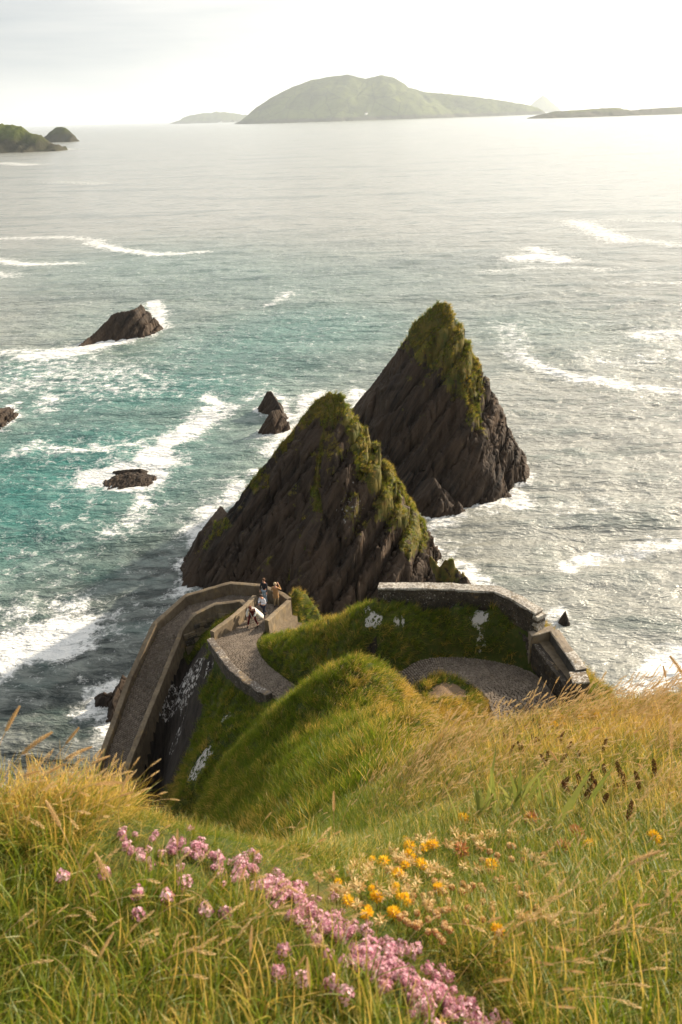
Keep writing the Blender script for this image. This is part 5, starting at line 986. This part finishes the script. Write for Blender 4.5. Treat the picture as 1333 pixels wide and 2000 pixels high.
def flower(name, kind, rng):
    V, Fc, M, RV = [], [], [], []
    def stem(h, r=.0009, bend=.0, mat=0):
        tb = MB(); tb.tube([(0, 0, -h), (bend*.3, 0, -h*.5), (0, 0, 0)], [r, r, r*.8], 4); b = len(V); V.extend(tb.v); Fc.extend([tuple(i+b for i in f) for f in tb.f]); M.extend([mat]*len(tb.f)); RV.extend([.5]*len(tb.v))
    if kind == 'thyme':
        stem(.03)
        for k in range(40):
            z = 1-2*(k+.5)/40*.85; a = k*2.4; s = math.sqrt(max(0, 1-z*z)); d = np.array([s*math.cos(a), s*math.sin(a), z]); rr = .0078*rng.uniform(.62, 1.25)
            if rng.uniform() < .66: floret(V, Fc, M, RV, d*np.array([rr, rr, rr*.9])+np.array([0, 0, .004]), d+rng.normal(0, .35, 3), .0030, 1, rng, 4, .25, .8)
            else: floret(V, Fc, M, RV, d*rr*.8, d, .0034, 2, rng, 3, .9, .5)
        for k in range(5):
            a = k*1.9; d = np.array([math.cos(a), math.sin(a), .2]); floret(V, Fc, M, RV, d*.004+np.array([0, 0, -.010-.003*k]), d, .006, 0, rng, 1, .2, .5)
        mats = [M_STEM, M_PINK, M_CALYX]
    elif kind in ('vetch', 'drybud', 'rustvetch'):
        stem(.09, .0011, .03)
        for k in range(26 if kind != 'drybud' else 13):
            z = 1-(k+.5)/26*1.15 if kind != 'drybud' else 1-(k+.5)/13*1.2; a = k*2.4; s = math.sqrt(max(0, 1-z*z)); d = np.array([s*math.cos(a), s*math.sin(a), z*.8+.15]); L = .012 if kind != 'drybud' else .011*rng.uniform(.7, 1.3)
            floret(V, Fc, M, RV, d*L*.35, d, L*.62, 1, rng, 2, 1.3, .42)
        for k in range(6): a = k*1.05; floret(V, Fc, M, RV, np.array([0, 0, -.002]), np.array([math.cos(a)*.8, math.sin(a)*.8, -.1]), .007, 2, rng, 2, 1.0, .5)
        mats = [M_STEM, {'vetch': M_YEL, 'drybud': M_BUFF, 'rustvetch': M_RUST}[kind], M_BUFF if kind != 'rustvetch' else M_YEL]
    elif kind == 'thrift':
        stem(.10, .0007, .02)
        for k in range(16):
            z = 1-(k+.5)/16*1.5; a = k*2.4; s = math.sqrt(max(0, 1-z*z)); d = np.array([s*math.cos(a), s*math.sin(a), z]); floret(V, Fc, M, RV, d*.0032, d, .0042, 1 if z < .35 else 2, rng, 3, .5, .8)
        mats = [M_STEM, M_RUST, M_BUFF]
    elif kind == 'plantain':
        stem(.22, .0012, .02)
        for k in range(44):
            u = (k+.5)/44; a = k*2.4; rr = .0042*math.sin(math.pi*(.12+.80*u))**.6; d = np.array([math.cos(a), math.sin(a), .35]); floret(V, Fc, M, RV, np.array([rr*.7*math.cos(a)+.006*u*u, rr*.7*math.sin(a), .034*u]), d, .0030, 1, rng, 3, .35, .9)
        mats = [M_STEM, M_PLANT]
    me = mesh_from(name, np.array(V), Fc, {'rv': RV}); mat_set(me, mats); me.polygons.foreach_set('material_index', np.array(M, dtype=np.int32)); return me
FL = {k: [flower(nm, k, rg) for _ in range(n_)] for k, nm, n_ in (('thyme', 'thyme_flower', 5), ('vetch', 'vetch_flower', 3), ('drybud', 'dry_flower', 4), ('rustvetch', 'rusty_flower', 2), ('thrift', 'thrift_head', 3), ('plantain', 'plantain_spike', 3))}
def put(name, kind, px, py, lift, sc, label, cat, group, tilt=.35):
    q = ghit(px, py)
    if q is None: return
    r = np.linalg.norm(q-np.array([0, 0, CAM_H])); d = FW*F+RT*(px-666.5)+UP*(1000-py); d /= np.linalg.norm(d)
    q = q-d*lift/max(.5, -d[2]); sc *= float(np.clip(r/1.5, .8, 2.2)) if kind != 'thyme' else 1
    o = bpy.data.objects.new(name, random.choice(FL[kind])); COL.objects.link(o); o.location = tuple(q); o.scale = (sc,)*3
    o.rotation_euler = (random.uniform(-tilt, tilt), random.uniform(-tilt, tilt)+.15, random.uniform(0, 6.28)); return tag(o, label, cat, group)
# thyme: dense band, loose singles
TS = [(270, 1748, 'lone pink flower head, upper of two under the left end of the band'), (270, 1790, 'lone pink flower head, lower of two under the left end of the band'), (327, 1755, 'small pale pink flower head between the left loners'), (362, 1727, 'brownish pink flower head beneath the upright pale seed head'), (402, 1780, 'pink flower head alone in the grass, left of a close pair'), (440, 1790, 'large pink flower head alone in the grass, right of a close pair'), (125, 1715, 'dim pink flower head farthest left in the grass'), (205, 1712, 'dim pink flower head behind the curved seed head'), (545, 1905, 'pink flower cluster low in the grass, left of the dry thick stem'), (592, 1918, 'pink flower head low in the grass, right of the dry thick stem'), (555, 1862, 'brownish pink flower head above the dry thick stem'), (648, 1925, 'pink flower head below the dense band, near the bottom'), (675, 1945, 'pink flower head nearest the bottom under the dense band')]
for x, y, l in TS: put('thyme_flower', 'thyme', x, y, .052, 1.1, l, 'flower', 'pink thyme flowers')
cnt = 0; extra_p = []
band_pts = []
TH = np.array(THYME, float)
while len(band_pts) < 520:
    k = random.uniform(0, len(TH)-1.001); i = int(k); c = TH[i]*(1-(k-i))+TH[i+1]*(k-i); wdt = np.interp(k, [0, 3, 5, 7, 10], [36, 36, 34, 42, 46]); dd = TH[i+1]-TH[i]; nn_ = np.array([-dd[1], dd[0]])/np.linalg.norm(dd)
    dens_ = np.interp(k, [0, 3, 4.5, 6, 11], [.34, .40, .7, 1, .9])
    if random.random() > dens_: continue
    p_ = c+nn_*random.gauss(0, wdt*.60)+dd/np.linalg.norm(dd)*random.gauss(0, 14); 
    if abs((p_-c)@nn_) > wdt*1.5: continue
    if fbm(p_[0]/38, p_[1]/38, 3, 2) < -.10: continue
    band_pts.append(p_)
band_pts.sort(key=lambda a: -a[1])
for i, (x, y) in enumerate(band_pts):
    if i % 3 == 0 and cnt < 285: put('thyme_flower', 'thyme', x, y, random.uniform(.028, .055), random.uniform(.55, .98), 'pink thyme flower head packed in the dense diagonal band of pink flowers', 'flower', 'pink thyme flowers of the band'); cnt += 1
    else:
        q = ghit(x, y)
        if q is not None: d = FW*F+RT*(x-666.5)+UP*(1000-y); d /= np.linalg.norm(d); extra_p.append(q-d*random.uniform(.018, .042)/max(.5, -d[2]))
C_TH = proto_col('thyme_head', FL['thyme']); ep = np.array(extra_p); instancer('thyme_mat', ep, RNG.normal(0, .3, ep.shape)+np.array([.1, -.2, 1]), RNG.uniform(.5, .95, len(ep)), np.zeros(len(ep)), C_TH)
VY = [(750, 1685, 'bright yellow orange flower, left one of the flowers behind the pink band'), (800, 1672, 'yellow flower beside an open pale one in the middle of the yellow patch'), (822, 1690, 'lemon yellow flower just right of the middle of the yellow patch'), (778, 1710, 'small yellow flower low in the middle of the yellow patch'), (770, 1785, 'yellow flower on a tall stem just above the pink band'), (718, 1788, 'yellow flower cluster touching the upper side of the pink band'), (680, 1762, 'yellow flower at the left end of the yellow patch'), (735, 1755, 'yellow flower half hidden by an orange leaf'), (857, 1738, 'little yellow flower with pointed petals'), (972, 1818, 'lone yellow flower in the grass right of the thrift heads'), (1153, 1652, 'yellow flower on the right, beside a rusty one'), (1277, 1637, 'orange yellow flower near the right edge'), (905, 1600, 'orange flower half behind the dry buds'), (845, 1652, 'golden flower under the dry buds'), (960, 1690, 'small yellow flower at the right end of the yellow patch'), (800, 1655, 'golden flower at the top of the yellow patch')]
for x, y, l in VY: put('vetch_flower', 'vetch', x, y, .15, .8, l, 'flower', 'yellow vetch flowers')
for x, y, l in [(902, 1662, 'big rusty orange flower head in the yellow patch'), (1040, 1603, 'large rusty brown flower head on a long slanting stem'), (1100, 1658, 'rusty flower head left of the right hand yellow flower'), (1125, 1630, 'upper rusty flower head at the right')]: put('rusty_flower', 'rustvetch', x, y, .15, 1.05, l, 'flower', 'rusty flower heads')
DB = [(693, 1660), (700, 1690), (725, 1690), (740, 1645), (765, 1655), (715, 1700), (685, 1700), (670, 1745), (820, 1640), (835, 1650), (855, 1650), (888, 1625), (893, 1640), (930, 1640), (945, 1635), (960, 1630), (940, 1655), (910, 1640), (880, 1650), (775, 1680), (800, 1648), (790, 1742), (700, 1770), (740, 1800), (905, 1695), (930, 1700), (860, 1700), (770, 1665), (843, 1635), (720, 1662), (1000, 1630), (1030, 1670), (1045, 1680), (1020, 1790), (1040, 1795), (1062, 1788), (1080, 1800), (650, 1705), (655, 1735)]
DB += [(random.gauss(760, 55), random.gauss(1700, 32)) for _ in range(34)]
for x, y in DB: put('dry_flower', 'drybud', x+random.uniform(-3, 3), y, .16, .78, 'dry buff flower bud '+('on the far right of the yellow patch' if x > 980 else 'at the top of the yellow patch' if x > 800 else 'at the left end of the yellow patch'), 'flower', 'dry buff flowers of the yellow patch')
for _ in range(16): put('vetch_flower', 'vetch', random.gauss(770, 55), random.gauss(1715, 36), .15, random.uniform(.4, .65), 'smaller yellow bloom among the dry buds of the yellow patch', 'flower', 'small yellow blooms of the patch')
for _ in range(95):
    x, y = (random.gauss(870, 45), random.gauss(1765, 28)) if random.random() < .5 else ((random.gauss(810, 40), random.gauss(1810, 22)) if random.random() < .35 else (random.gauss(980, 60), random.gauss(1715, 45)))
    if thyme_d(np.array([x]), np.array([y]))[0] > 70: put('thrift_head', 'thrift', x, y, .15, .85, 'small round brown flower head '+('far right of the yellow patch' if x > 930 else 'between pink band and yellow patch' if y > 1795 else 'just right of the yellow patch'), 'flower', 'small brown thrift heads')
for _ in range(52):
    x, y = (random.gauss(1035, 38), random.gauss(1447, 22)) if random.random() < .58 else (random.gauss(1175, 55), random.gauss(1540, 32))
    put('plantain_spike', 'plantain', x, y, .20, (.85 if y > 1490 else .8), 'dark brown plantain spike '+('in the dense cluster by the ridge' if y < 1490 else 'in the loose row at the right'), 'flower', 'dark plantain spikes', .3)
for _ in range(26): x, y = random.gauss(1095, 70), random.gauss(1398, 14); put('vetch_flower', 'vetch', x, y, .12, .9, 'tiny yellow bloom in the low bush behind the plantain spikes', 'flower', 'tiny yellow blooms near the ridge', .3)
# broad strap leaves clump
M_LEAF = grass_material('strap_leaf', (.16, .185, .035), (.30, .30, .07), (.3, .24, .06), (.4, .3, .1), .5)
for (x, y, n_, h_, lb) in [(985, 1600, 20, .27, 'clump of broad upright yellow green strap leaves in the right meadow'), (1060, 1600, 7, .19, 'few broad dark strap leaves beside the rusty brown flower head'), (1130, 1620, 5, .20, 'low broad folded green leaf right of the strap leaf clump'), (905, 1620, 6, .2, 'few broad strap leaves behind the dry buds')]:
    q = ghit(x, y); r_ = empty('leaf_plant', tuple(q)); tag(r_, lb, 'plant')
    for k in range(n_):
        V, Fc, T, RV = blades(1, h_, .020, .06, .3, .08, rg, seg=5, wind=.12); o = obj('leaf', mesh_from('leaf', np.array(V)+np.array([RNG.normal(0, .05), RNG.normal(0, .03), 0]), Fc, {'t': T, 'rv': RV}), M_LEAF, r_)
# tufts along crests of the stacks and moss line by the ramp wall
def crest_tufts(G, name, n, thr=.45, size=.45):
    xs, ys, Z, mo = G; i = RNG.integers(1, len(xs)-1, n*12); j = RNG.integers(1, len(ys)-1, n*12); ok = (mo[i, j]+.3*fbm(xs[i]*1.3, ys[j]*1.3, 3, 2) > thr) & (Z[i, j] > 2.5); i, j = i[ok][:n], j[ok][:n]
    gx, gy = np.gradient(Z, xs[1]-xs[0]); nn = np.stack([-gx[i, j], -gy[i, j], np.ones(len(i))], 1); nn /= np.linalg.norm(nn, axis=1)[:, None]; nn = nn*.6+np.array([0.1, 0, .5]); Pn = np.stack([xs[i], ys[j], Z[i, j]-.04], 1)
    instancer(name, Pn, nn, size*RNG.uniform(.4, 1.1, len(i)), .28+.30*fbm(Pn[:, 0]*.6, Pn[:, 1]*.6, 2, 2)+RNG.normal(0, .12, len(i)), C_MID)
crest_tufts(NSG, 'stack_turf', 9000, .5, .40); crest_tufts(FSG, 'stack_turf', 11000, .5, .45)
ml = resample(OUTF[2:7], .05); k_ = RNG.uniform(size=len(ml)) < (.25+.75*(fbm(ml[:, 0]*.8, ml[:, 1]*.8, 2, 2) > .0)); ml = ml[k_]+RNG.normal(0, .035, (k_.sum(), 3))*np.array([1, 1, 0])+np.array([.09, -.05, -.02])
instancer('path_weeds', ml, RNG.normal(0, .2, ml.shape)+np.array([0, 0, 1]), RNG.uniform(.06, .14, len(ml)), RNG.uniform(0, .35, len(ml)), C_MID)
